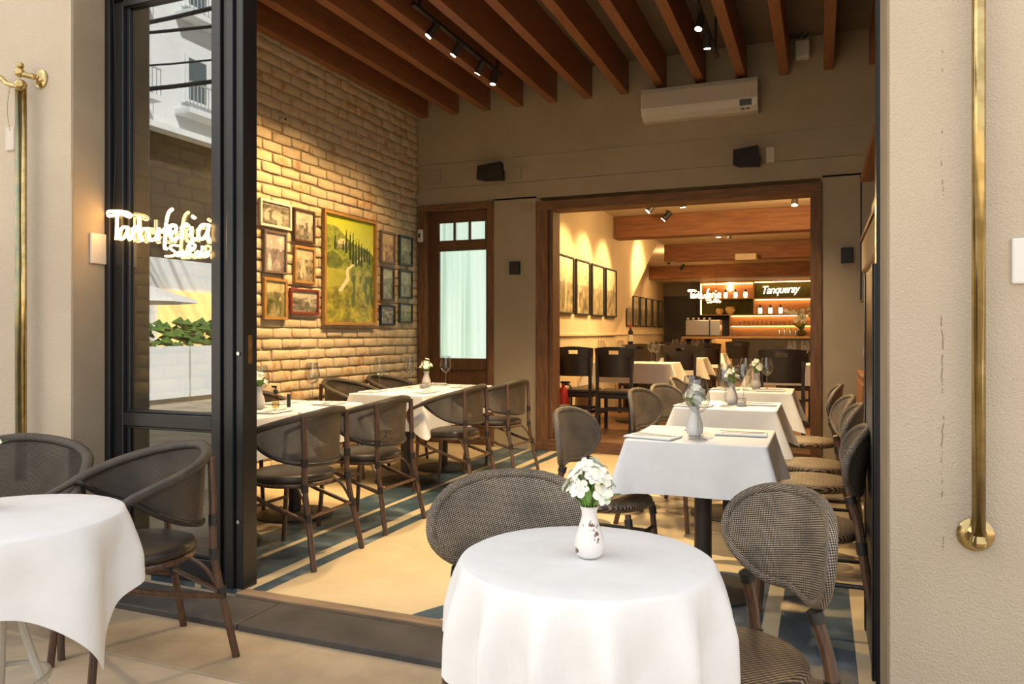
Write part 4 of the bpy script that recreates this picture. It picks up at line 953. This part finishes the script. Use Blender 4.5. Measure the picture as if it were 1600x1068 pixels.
q4('front_panel', [(.01, -.216, .105), (W_-.01, -.216, .105), (W_-.01, -.216, .25), (.01, -.216, .25)], mk('greyish_white_plastic', (.62, .57, .52), None, .3))
q4('flap', [(.05, -.193, .037), (.93, -.193, .037), (.93, -.214, .092), (.05, -.214, .092)], mk('flap_plastic', (.72, .66, .57), None, .4))
q4('display', [(.94, -.195, .040), (1.05, -.195, .040), (1.05, -.216, .095), (.94, -.216, .095)], 'black')
B((.95, -.175, .012), (.98, -.16, .02)).build('printed_mark', 'black', ac); B((1.0, -.175, .012), (1.03, -.16, .02)).build('printed_mark', 'black', ac)
B((.04, -.06, .30), (W_-.03, -.005, .312)).build('top_grille', 'black', ac)
for x, z, l, s_ in ((-3.47, 2.90, 'black wall loudspeaker left, above the frosted door', .30), (-.78, 2.83, 'black wall loudspeaker right, under the air conditioner', .25)):
    t = thing('loudspeaker', l, 'loudspeaker', (x, YB-.01, z), 0, 'wall loudspeakers')
    MB().add([(0, -.17, .02), (s_, -.14, 0), (s_*.92, -.03, .01), (.04, -.03, .02), (.0, -.15, .17), (s_*.9, -.13, .20), (s_*.86, -.03, .19), (.04, -.03, .17)], [(0, 3, 2, 1), (4, 5, 6, 7), (0, 1, 5, 4), (1, 2, 6, 5), (2, 3, 7, 6), (3, 0, 4, 7)]).build('cabinet', 'blackmatte', t)
    B((s_*.4, -.035, .07), (s_*.6, .0, .12)).build('bracket', 'blackmatte', t); MB().tube([(s_*.86, -.10, .08), (s_*.98, -.10, .08)], .025, 10).build('knob', 'blackmatte', t, True)
def plate(name, lo_, hi_, label, mat, cat, group=None, bev=.004): return tag(B(lo_, hi_, bev).build(name, mat), label, cat, group)
Yb = YB-.012
plate('cover_plate', (-4.07, Yb-.012, 2.96), (-3.99, Yb, 3.09), 'taupe cover plate left of the left loudspeaker', 'taupe', 'plate', 'wall plates')
plate('cover_plate', (-3.08, Yb-.012, 2.92), (-3.01, Yb, 3.05), 'taupe cover plate right of the left loudspeaker', 'taupe', 'plate', 'wall plates')
plate('cover_plate', (-3.01, Yb-.014, 2.555), (-2.89, Yb, 2.65), 'beige cover plate beside the corner of the timber frame', 'reveal', 'plate', 'wall plates')
plate('cover_plate', (-.489, Yb-.014, 2.88), (-.41, Yb, 3.03), 'beige cover plate right of the right loudspeaker', 'beige_pl', 'plate', 'wall plates')
plate('wall_lamp_box', (-3.132, Yb-.06, 1.885), (-3.02, Yb, 2.022), 'small black box lamp between the two openings', 'blackmatte', 'lamp', 'black box lamps')
plate('wall_lamp_box', (.17, Yb-.06, 1.895), (.27, Yb, 2.035), 'small black box lamp right of the wide opening', 'blackmatte', 'lamp', 'black box lamps')
t = thing('ceiling_box', 'white square junction box up between the beams', 'box', (-.22, 7.55, 3.80)); B((0, -.02, 0), (.12, .09, .16), .01).build('box_body', 'white_pl', t)
for k in range(2): MB().tube(bez([(.03+.05*k, .03, .16), (.05+.07*k, .02, .20), (.09+.05*k, .04, .24)], 3), .004, 5).build('wire', 'white_pl', t)
t = thing('motion_sensor', 'small white motion sensor in the corner by the frosted door', 'sensor', (-4.255, YB-.06, 2.28)); B((0, -.03, 0), (.06, .03, .15), .02).build('sensor_body', 'white_pl', t, True); B((.018, -.034, .05), (.042, -.029, .10), .004).build('lens', 'blackmatte', t)
t = thing('wall_camera', 'tiny black camera on the brick wall above the pictures', 'camera', (XP, 5.28, 3.07)); MB().tube([(0, 0, 0), (.05, 0, 0)], .022, 12).build('camera_body', 'beige_pl', t, True); MB().tube([(.05, 0, 0), (.056, 0, 0)], .012, 12).build('lens', 'blackmatte', t, True)
tag(MB().tube([(XP+.005, 4.8+.25*i, 3.22-.006*math.sin(i)) for i in range(12)], .004, 6).build('wall_cable', 'beige_pl'), 'thin pale cable running along the brick wall', 'cable')
# stucco wall plates
plate('switch_plate', (-3.99, YO+.018, 2.21), (-3.925, YO+.03, 2.335), 'beige blank plate beside the left brass rods', 'beige_pl', 'plate', 'outer wall plates', .01)
plate('switch_plate', (-3.511, 2.83, 1.61), (-3.497, 2.925, 1.77), 'beige plate on the lit reveal left of the neon sign', 'beige_pl', 'plate', 'outer wall plates', .006)
plate('switch_plate', (.522, YO-.063, 1.395), (.60, YO-.05, 1.53), 'pale plate on the stucco at the right picture edge', 'white_pl', 'plate', 'outer wall plates', .01)
# brass rods
def flange(t, x, y, z, r): MB().lathe([(r, 0), (r, .006), (r*.75, .012), (r*.6, .013), (r*.5, .02), (.014, .024), (.014, .05)], 28).build('flange', 'brass', t, True).matrix_local = Matrix.Translation((x, y, z)) @ Matrix.Rotation(PI/2, 4, 'X')
t = thing('brass_rod', 'long polished brass rod on the right stucco wall', 'rod', (.430, YO-.105, 0))
MB().tube([(0, 0, .64), (0, 0, 3.6)], .0185, 24).build('rod', 'brass', t, 'all'); MB().lathe([(0, -.026), (.015, -.022), (.025, -.008), (.026, .004), (.018, .02), (.0185, .03)], 24, (0, 0, .635)).build('ball_end', 'brass', t, 'all')
flange(t, 0, .055, .645, .05)
t = thing('brass_rod', 'brass awning rod with hooked bracket on the left stucco wall', 'rod', (-3.775, YO-.04, 0))
MB().tube([(.012, 0, .5), (.012, 0, 2.5)], .013, 18).build('rod', 'brass', t, 'all'); MB().tube([(-.018, -.01, .5), (-.018, -.01, 2.5)], .014, 18).build('green_rod', 'oldbrass', t, 'all')
for (dx, dz, r) in ((0, .0, .032), (-.005, .065, .026), (.0, .10, .018)): MB().lathe([(0, -r), (r*.7, -r*.7), (r, 0), (r*.7, r*.7), (0, r)], 20, (dx, -.01, 2.51+dz)).build('ball_knob', 'brass', t, 'all')
MB().tube([(0, -.01, 2.57), (.035, .02, 2.56), (.05, .045, 2.56)], .014, 12).build('bracket_arm', 'brass', t, True); flange(t, .045, .068, 2.56, .048)
MB().tube(bez([(0, -.02, 2.50), (-.07, -.03, 2.52), (-.13, -.03, 2.56), (-.20, -.03, 2.55)], 4), [.012]*5+[.014]*4+[.02]*4, 12).build('spout_arm', 'brass', t, True)
MB().tube([(-.05-.02*math.sin(i/10*PI), -.03, 2.50-.022*i) for i in range(11)], .002, 5).build('chain', 'oldbrass', t)

# ------------------------------------------------------------------ track lights (each carries its own lamp)
def track(x, y0, y1, z, label, heads, group='ceiling tracks'):
    t = thing('track_rail', label, 'track', (x, y0, z), 0, group); B((-.018, 0, 0), (.018, y1-y0, .03), .003).build('rail', 'blackmatte', t)
    for yy in (y0+.1, y1-.1): B((-.01, yy-y0-.01, .03), (.01, yy-y0+.01, ZC-z if z > 3.2 else 3.0-z)).build('rail_bracket', 'blackmatte', t)
def head(x, y, z, target, energy, label, size=60, mat='lampface', color=(1, .62, .25), blend=.7, group='track spotlights', s=1.0, fill=0):
    t = thing('track_spotlight', label, 'spotlight', (x, y, z), 0, group); dv = (Vector(target)-Vector((x, y, z-.07*s))).normalized()
    MB().tube([(0, 0, 0), (0, 0, -.05*s)], .008*s, 8).build('swivel', 'blackmatte', t); c = Vector((0, 0, -.07*s))
    MB().tube([c-dv*.06*s, c-dv*.055*s, c+dv*.06*s], [.018*s, .031*s, .033*s], 16).build('lamp_can', 'blackmatte', t, True)
    MB().tube([c+dv*.0605*s, c+dv*.063*s], .026*s, 16).build('lamp_face', mat, t, True)
    if fill:
        l = bpy.data.lights.new('ceiling_fill', 'POINT'); l.energy = fill; l.color = color; l.shadow_soft_size = .06; lo_ = bpy.data.objects.new('ceiling_fill', l); C.objects.link(lo_); lo_.location = Vector((x, y, z))+c+dv*.16*s  # unseen fill light added beside the lamp to brighten ceiling and beams
    if energy: l = spot('lamp_light', Vector((x, y, z))+c+dv*.085*s, target, energy, size, blend, color)
track(-2.83, 5.0, 6.7, 3.70, 'black ceiling track with spotlights between the left beams', 4)
head(-2.83, 5.32, 3.70, (-4.2, 4.6, 1.6), 240, 'first spotlight on the left track, aimed at the brick wall', 75)
head(-2.83, 5.75, 3.70, (-4.2, 5.35, 1.6), 210, 'glaring spotlight second on the left track', 75)
head(-2.83, 6.22, 3.70, (-4.1, 6.3, 1.5), 150, 'glaring spotlight third on the left track', 75)
head(-2.83, 6.52, 3.70, (-3.2, 6.3, .8), 160, 'last spotlight on the left track, pointing down', 70, color=(1, .74, .42))
track(-.86, 5.6, 7.0, 3.70, 'black ceiling track with spotlights between the right beams', 2)
head(-.86, 5.95, 3.70, (-1.4, 5.0, .6), 340, 'upper spotlight on the right track, pointing down', 85, color=(1, .74, .42))
head(-.86, 6.35, 3.70, (-.9, 6.8, .7), 300, 'lower spotlight on the right track, pointing down', 85, color=(1, .74, .42))
track(-2.83, 3.3, 4.7, 3.70, 'black ceiling track near the front, above the picture', 2)
head(-2.83, 3.7, 3.70, (-3.3, 3.8, .8), 90, 'front spotlight above the brick-wall tables', 75); head(-1.1, 4.3, 3.74, (-1.6, 5.2, 0), 300, 'front spotlight above the square tables', 90, color=(1, .74, .42))
head(-2.83, 4.5, 3.70, (-2.9, 4.9, .5), 260, 'second front spotlight above the brick-wall tables', 90, color=(1, .74, .42))
# back room spots
n_ = 0
for (x, y, tx, ty, tz, e, sz) in ((-2.0, 8.9, -2.9, 8.8, 1.9, 45, 70), (-2.05, 9.9, -2.9, 9.6, 1.9, 55, 70), (-2.0, 10.7, -2.9, 10.6, 1.9, 55, 70), (-1.9, 12.7, -2.9, 12.9, 2.3, 75, 70), (-1.55, 12.8, -1.7, 12.9, .5, 90, 110), (-1.4, 13.0, -2.1, 14.5, .8, 70, 100),
    (-3.2, 17.5, -4.2, 18.2, 1.9, 14, 80), (-3.2, 19.2, -4.2, 19.9, 1.9, 14, 80), (-1.6, 9.6, -1.5, 9.8, .8, 75, 120), (-.3, 10.0, -.4, 9.3, .8, 60, 120), (-2.9, 16.2, -3.0, 16.6, 1.0, 70, 110), (-1.0, 16.6, -1.2, 17.6, 1.0, 80, 120)):
    head(x, y, 2.98, (tx, ty, tz), e*3.0, 'small black ceiling spotlight in the back room, '+('first from the timber frame, left', 'second from the frame, left', 'third from the frame, left', 'left of the trio before the second beam', 'middle of the trio before the second beam', 'right of the trio before the second beam', 'near the recessed wall', 'farthest by the recessed wall', 'over the first back-room table', 'over the chair behind the square tables', 'left past the second beam', 'right past the second beam')[n_], sz, group='back-room spotlights', s=1.25, fill=38 if sz >= 100 else 0); n_ += 1

# ------------------------------------------------------------------ back room furniture
def small_table(x, y, w_, d_, k, lab):
    rect_table(x, y, w_, d_, .25, 'dark pedestal under the '+lab, 'white tablecloth on the '+lab, 50+k, .12, gt='back-room tables', gc='back-room tablecloths', flare=.8)
small_table(-2.22, 9.70, 1.05, .62, 0, 'first wide back-room table'); small_table(-1.93, 11.75, .62, .62, 1, 'second back-room table')
small_table(-1.98, 14.5, .66, .66, 2, 'third back-room table'); small_table(-.35, 10.0, .9, .62, 3, 'back-room table by the right post')
zt2 = .12+.757
for x, y, l in ((-2.63, 9.55, 'left'), (-1.93, 9.6, 'right'), (-2.45, 9.85, 'second left'), (-2.05, 9.9, 'second right')): glass(x, y, zt2, 'wine glass on the '+l+' of the first back-room table', 1.2, 'back-room wine glasses')
for x, y, l in ((-1.93, 11.62, 'second back-room table, front'), (-2.1, 11.9, 'second back-room table, left'), (-1.8, 11.9, 'second back-room table, right'), (-2.05, 14.35, 'third back-room table, left'), (-1.85, 14.4, 'third back-room table, right'), (-.33, 9.85, 'back-room table by the right post, left'), (-.18, 9.95, 'back-room table by the right post, right')): glass(x, y, zt2, 'wine glass on the '+l, 1.2, 'back-room wine glasses')
t = thing('service_cabinet', 'low dark service cabinet against the cream wall holding a wine bottle', 'cabinet', (-2.5, 11.5, .12)); B((-.25, -.3, 0), (.25, .3, .93), .006).build('cabinet_body', 'ebony', t); B((-.27, -.32, .93), (.27, .32, .955), .006).build('cabinet_top', 'ebony', t)
t = thing('wine_bottle', 'dark wine bottle with a white label on the service cabinet', 'bottle', (-2.66, 11.3, 1.075)); MB().lathe([(.036, 0), (.038, .01), (.038, .19), (.015, .235), (.0145, .30), (.016, .305)], 20).build('bottle_body', 'bottle', t, True); MB().lathe([(.0388, .05), (.0388, .15)], 20, cap=False).build('bottle_label', 'whiteframe', t, True); MB().lathe([(.0155, .255), (.0165, .306), (0, .307)], 14).build('foil', 'red', t, True)
t = thing('fire_extinguisher', 'red fire extinguisher with pale label behind the left timber post', 'extinguisher', (-2.80, 8.50, .12)); MB().lathe([(.07, 0), (.075, .02), (.075, .42), (.05, .48), (.02, .50), (.02, .54)], 20).build('cylinder', 'red', t, True); MB().lathe([(.0758, .14), (.0758, .30)], 20, cap=False).build('extinguisher_label', 'paper', t, True)
MB().tube(bez([(.02, 0, .53), (.09, .0, .50), (.10, 0, .3), (.09, 0, .15)], 4), .010, 8).build('hose', 'blackmatte', t, True); B((-.03, -.015, .54), (.08, .015, .565), .004).build('handle', 'blackmatte', t)
t = thing('woven_stool_chair', 'tan upholstered chair standing before the bar counter', 'chair', (-1.95, 16.4, .12)); B((-.22, -.2, .40), (.22, .22, .47), .02).build('seat', 'tan', t, True); B((-.21, .18, .47), (.21, .23, 1.0), .02).build('backrest', 'tan', t, True)
for sx in (-1, 1):
    for sy in (-1, 1): B((sx*.19-.016, sy*.18-.016, 0), (sx*.19+.016, sy*.18+.016, .40)).build('leg', 'ebony', t)

# bar
YC = 20.0
t = thing('bar_counter', 'long bar counter with charcoal front and oak top', 'bar', (-2.45, YC, .12))
B((0, 0, 0), (3.85, .6, .99)).build('counter_body', 'bardark', t); B((-.02, -.05, .99), (3.85, .65, 1.05), .006).build('counter_top', 'oak', t)
for k in range(7): B((.08+.54*k, -.012, .06), (.58+.54*k, .0, .95), .004).build('front_panel', 'bardark', t)
t = thing('side_counter', 'open oak side counter under the coffee machine', 'counter', (-3.36, YC, .12))
B((0, -.03, .98), (.9, .6, 1.04), .005).build('counter_top', 'oak', t); B((0, 0, 0), (.05, .6, .98), .004).build('side_panel', 'oak', t); B((.84, 0, 0), (.89, .6, .98), .004).build('side_panel', 'oak', t); B((.05, .05, .62), (.84, .6, .65), .003).build('shelf', 'oak', t); B((.05, .55, 0), (.84, .6, .98)).build('back_panel', 'bardark', t)
t = thing('coffee_machine', 'steel coffee machine with grey side panel on the side counter', 'coffee machine', (-3.28, 20.12, 1.165))
B((0, 0, .02), (.60, .4, .42), .015).build('machine_body', 'steel', t); B((.62, .0, .02), (.88, .4, .42), .01).build('grinder_body', 'steel', t); B((.60, .02, .0), (.62, .38, .4)).build('joint', 'blackmatte', t)
for x in (.02, .56): B((x, .02, 0), (x+.03, .05, .02)).build('foot', 'blackmatte', t)
for k in range(5): tag(MB().lathe([(.02, 0), (.035, .03), (.038, .06), (.034, .06), (.018, .006)], 14).build('coffee_cup', 'white_pl', loc=(-3.24+.14*k, 20.25, 1.587), smooth=True), 'white cup on top of the coffee machine, '+('first', 'second', 'third', 'fourth', 'fifth')[k]+' from the left', 'cup', 'cups on the coffee machine')
sh = thing('bar_shelving', 'lit timber shelving with moss panels above the bar', 'shelving', (-3.10, 21.35, 0))
def SB(name, x0, x1, z0, z1, y0, y1, mat, bev=0.): return R_(name, x0, x1, z0, z1, y0, y1, mat, sh, bev)
SB('back_board', 0, 3.0, 1.73, 2.66, .50, .55, 'shelfwood'); SB('back_board', .80, 4.4, 1.14, 1.73, .50, .55, 'shelfwood')
SB('moss_panel', 1.45, 3.0, 2.18, 2.62, .20, .25, 'moss'); SB('moss_panel', .03, 1.40, 1.76, 2.15, .40, .45, 'moss')
for z in (1.73, 2.165, 2.63): SB('shelf', 0, 4.4, z, z+.025, 0, .5, 'oak')
for x in (0, 1.41, 2.98): SB('divider', x, x+.025, 1.73, 2.65, 0, .5, 'oak')
SB('shelf', .80, 4.4, 1.44, 1.465, .1, .5, 'oak'); SB('divider', .79, .815, 1.16, 1.73, 0, .5, 'oak')
for (x0, x1, z) in ((.03, 1.40, 2.60), (1.45, 4.3, 2.145), (.82, 4.3, 1.71), (.82, 4.3, 1.425)): SB('led_strip', x0, x1, z, z+.012, .42, .45, 'led')
SB('led_strip', .03, .045, 1.75, 2.6, .02, .05, 'led'); SB('led_strip', 1.45, 4.3, 2.60, 2.615, .02, .05, 'led')
sh['group'] = 'bar back'
def lantern(x, z, l):
    t = thing('candle_lantern', l, 'lantern', (x, 21.5, z), 0, 'lanterns on the bar shelves'); MB().lathe([(.035, .01), (.05, .04), (.055, .12), (.04, .18), (.02, .2)], 14).build('glass_body', 'lantern', t, True)
    MB().lathe([(.045, .175), (.03, .22), (.012, .25), (0, .26)], 12).build('cap', 'blackmatte', t, True); MB().lathe([(.04, 0), (.04, .012)], 12).build('foot', 'blackmatte', t)
for k in range(3): lantern(-2.42+.26*k, 2.19, 'glowing lantern on the upper bar shelf, '+('left', 'middle', 'right')[k]); lantern(-1.52+.26*k, 1.755, 'glowing lantern on the lower bar shelf under the lettering, '+('left', 'middle', 'right')[k])
plate('light_box', (-2.40, 21.80, 2.44), (-2.28, 21.84, 2.57), 'small square lit box above the upper lanterns', 'lampface', 'lamp', None, 0)
for x, r, l in ((-2.58, .11, 'smaller round glass bowl on the moss shelf'), (-2.30, .14, 'larger round glass bowl on the moss shelf')): tag(MB().lathe([(r*.45, 0), (r*.9, r*.45), (r, r*.9), (r*.85, r*1.3), (r*.7, r*1.5)], 24, cap=False).build('glass_bowl', mk('amber_bowl', (.9, .65, .3), None, .1, 0), loc=(x, 21.5, 1.757), smooth='all'), l, 'bowl', 'glass bowls on the bar')
tm = None; ORD = 'first second third fourth fifth sixth seventh eighth ninth tenth eleventh twelfth thirteenth fourteenth'.split()
for k in range(14):
    x = -2.05+.115*k; o_ = MB().lathe([(.026, 0), (.03, .11), (.028, .11), (.024, .008)], 12).build('tumbler', 'glass', loc=(x, 21.55, 1.467), smooth=True) if tm is None else link('tumbler', tm, None, (x, 21.55, 1.467)); tm = o_.data
    tag(o_, 'clear tumbler on the lit bar shelf, '+ORD[k]+' from the left of the row', 'glass', 'tumblers on the lit shelf')
for k in range(5): tag(MB().lathe([(.03, 0), (.042, .14), (.03, .17), (.018, .2)], 14).build('shaker', 'steel', loc=(-.98+.13*k, 20.35, 1.17), smooth=True), 'steel cocktail shaker on the bar counter, '+('first', 'second', 'third', 'fourth', 'fifth')[k]+' from the left', 'shaker', 'shakers on the bar')
for k in range(4): tag(MB().lathe([(.025, 0), (.03, .12), (.028, .12)], 12).build('highball_glass', 'glass', loc=(-2.15+.09*k, 20.35, 1.17), smooth=True), 'clear highball glass on the oak counter, '+ORD[k]+' from the left end', 'glass', 'highball glasses on the bar')
op = thing('potted_orchid', 'white orchid with dark leaves in a bowl on the bar counter', 'plant', (-.45, 20.3, 1.17))
MB().lathe([(.06, 0), (.12, .05), (.13, .10), (.10, .15)], 20).build('pot', 'oldbrass', op, True); r = random.Random(4)
for k in range(9):
    a = k*.7; o = link('leaf', leaf_me, op, (0, 0, .13)); o.data = leaf_me; o.scale = (6, 4.5, 6); o.rotation_euler = (r.uniform(.2, 1.0), 0, a)
for s_ in range(3):
    bx = -.30+.26*s_; path = bez([(0, 0, .12), (bx*.3, 0, .42), (bx*.7, 0, .62), (bx*1.2, -.03, .60)], 5); MB().tube(path, .006, 5).build('stem', 'stem', op)
    for k in range(11):
        p = path[5+k % 10]; o = link('flower', petal_me, op, (p.x+r.uniform(-.06, .06), p.y-.04, p.z+r.uniform(-.12, .06))); o.scale = (1.6,)*3; o.rotation_euler = (PI/2+r.uniform(-.4, .4), 0, r.uniform(0, 3))

# ------------------------------------------------------------------ right-hand wall furniture
t = thing('wall_shelf_unit', 'black steel wall shelf with wooden boards high on the right wall', 'shelf', (.30, 4.9, 1.5))
for z in (.50, .99): B((0, 0, z), (.31, 2.0, z+.03), .003).build('shelf_board', 'beam', t)
for y in (0, 2.05): B((0, y-.012, .0), (.015, y+.012, 1.05)).build('steel_post', 'black', t); B((.28, y-.012, 0), (.31, y+.012, 1.05)).build('steel_post', 'black', t)
B((0, 0, .0), (.015, 2.05, .015)).build('steel_rail', 'black', t); B((.29, 0, 0), (.31, 2.05, .015)).build('steel_rail', 'black', t)
t = thing('wall_cupboard', 'pale yellow hanging cupboard under the wooden shelves', 'cupboard', (.30, 4.95, 1.72)); B((0, 0, 0), (.30, 1.6, .24), .004).build('cupboard_body', 'cream', t); B((-.006, .01, .01), (0, .79, .23), .002).build('cupboard_door', 'cream', t); B((-.006, .81, .01), (0, 1.59, .23), .002).build('cupboard_door', 'cream', t)
t = thing('amplifier_box', 'grey electronic box standing on the lower hanging shelf', 'box', (.34, 5.6, 2.03)); B((0, 0, 0), (.22, .5, .16), .006).build('casing', 'greyframe', t); B((-.003, .03, .03), (0, .47, .13)).build('face', 'steel', t)
t = thing('napkin_cabinet', 'narrow wooden cabinet against the right wall holding crumpled napkins', 'cabinet', (.28, 5.9, 0)); B((0, 0, .04), (.33, 1.0, .92), .006).build('cabinet_body', 'shelfwood', t); B((-.01, -.01, .92), (.33, 1.01, .945), .004).build('cabinet_top', 'shelfwood', t); B((-.012, .03, .08), (0, .97, .88), .003).build('cabinet_door', 'shelfwood', t); B((.02, .02, 0), (.31, .98, .04)).build('plinth', 'black', t)
m = MB(); r = random.Random(9)
for k in range(16):
    c = Vector((r.uniform(.0, .14), r.uniform(0, .25), r.uniform(0, .22)*(1-k/40)))
    V = [c+Vector((r.uniform(-.06, .06), r.uniform(-.06, .06), r.uniform(-.045, .045))) for _ in range(9)]; m.add(V, [(0, 1, 4, 3), (1, 2, 5, 4), (3, 4, 7, 6), (4, 5, 8, 7)])
tag(m.build('crumpled_napkins', 'napkin', loc=(.34, 6.1, 1.0)), 'heap of crumpled white paper napkins on the wooden cabinet', 'napkins')['kind'] = 'stuff'
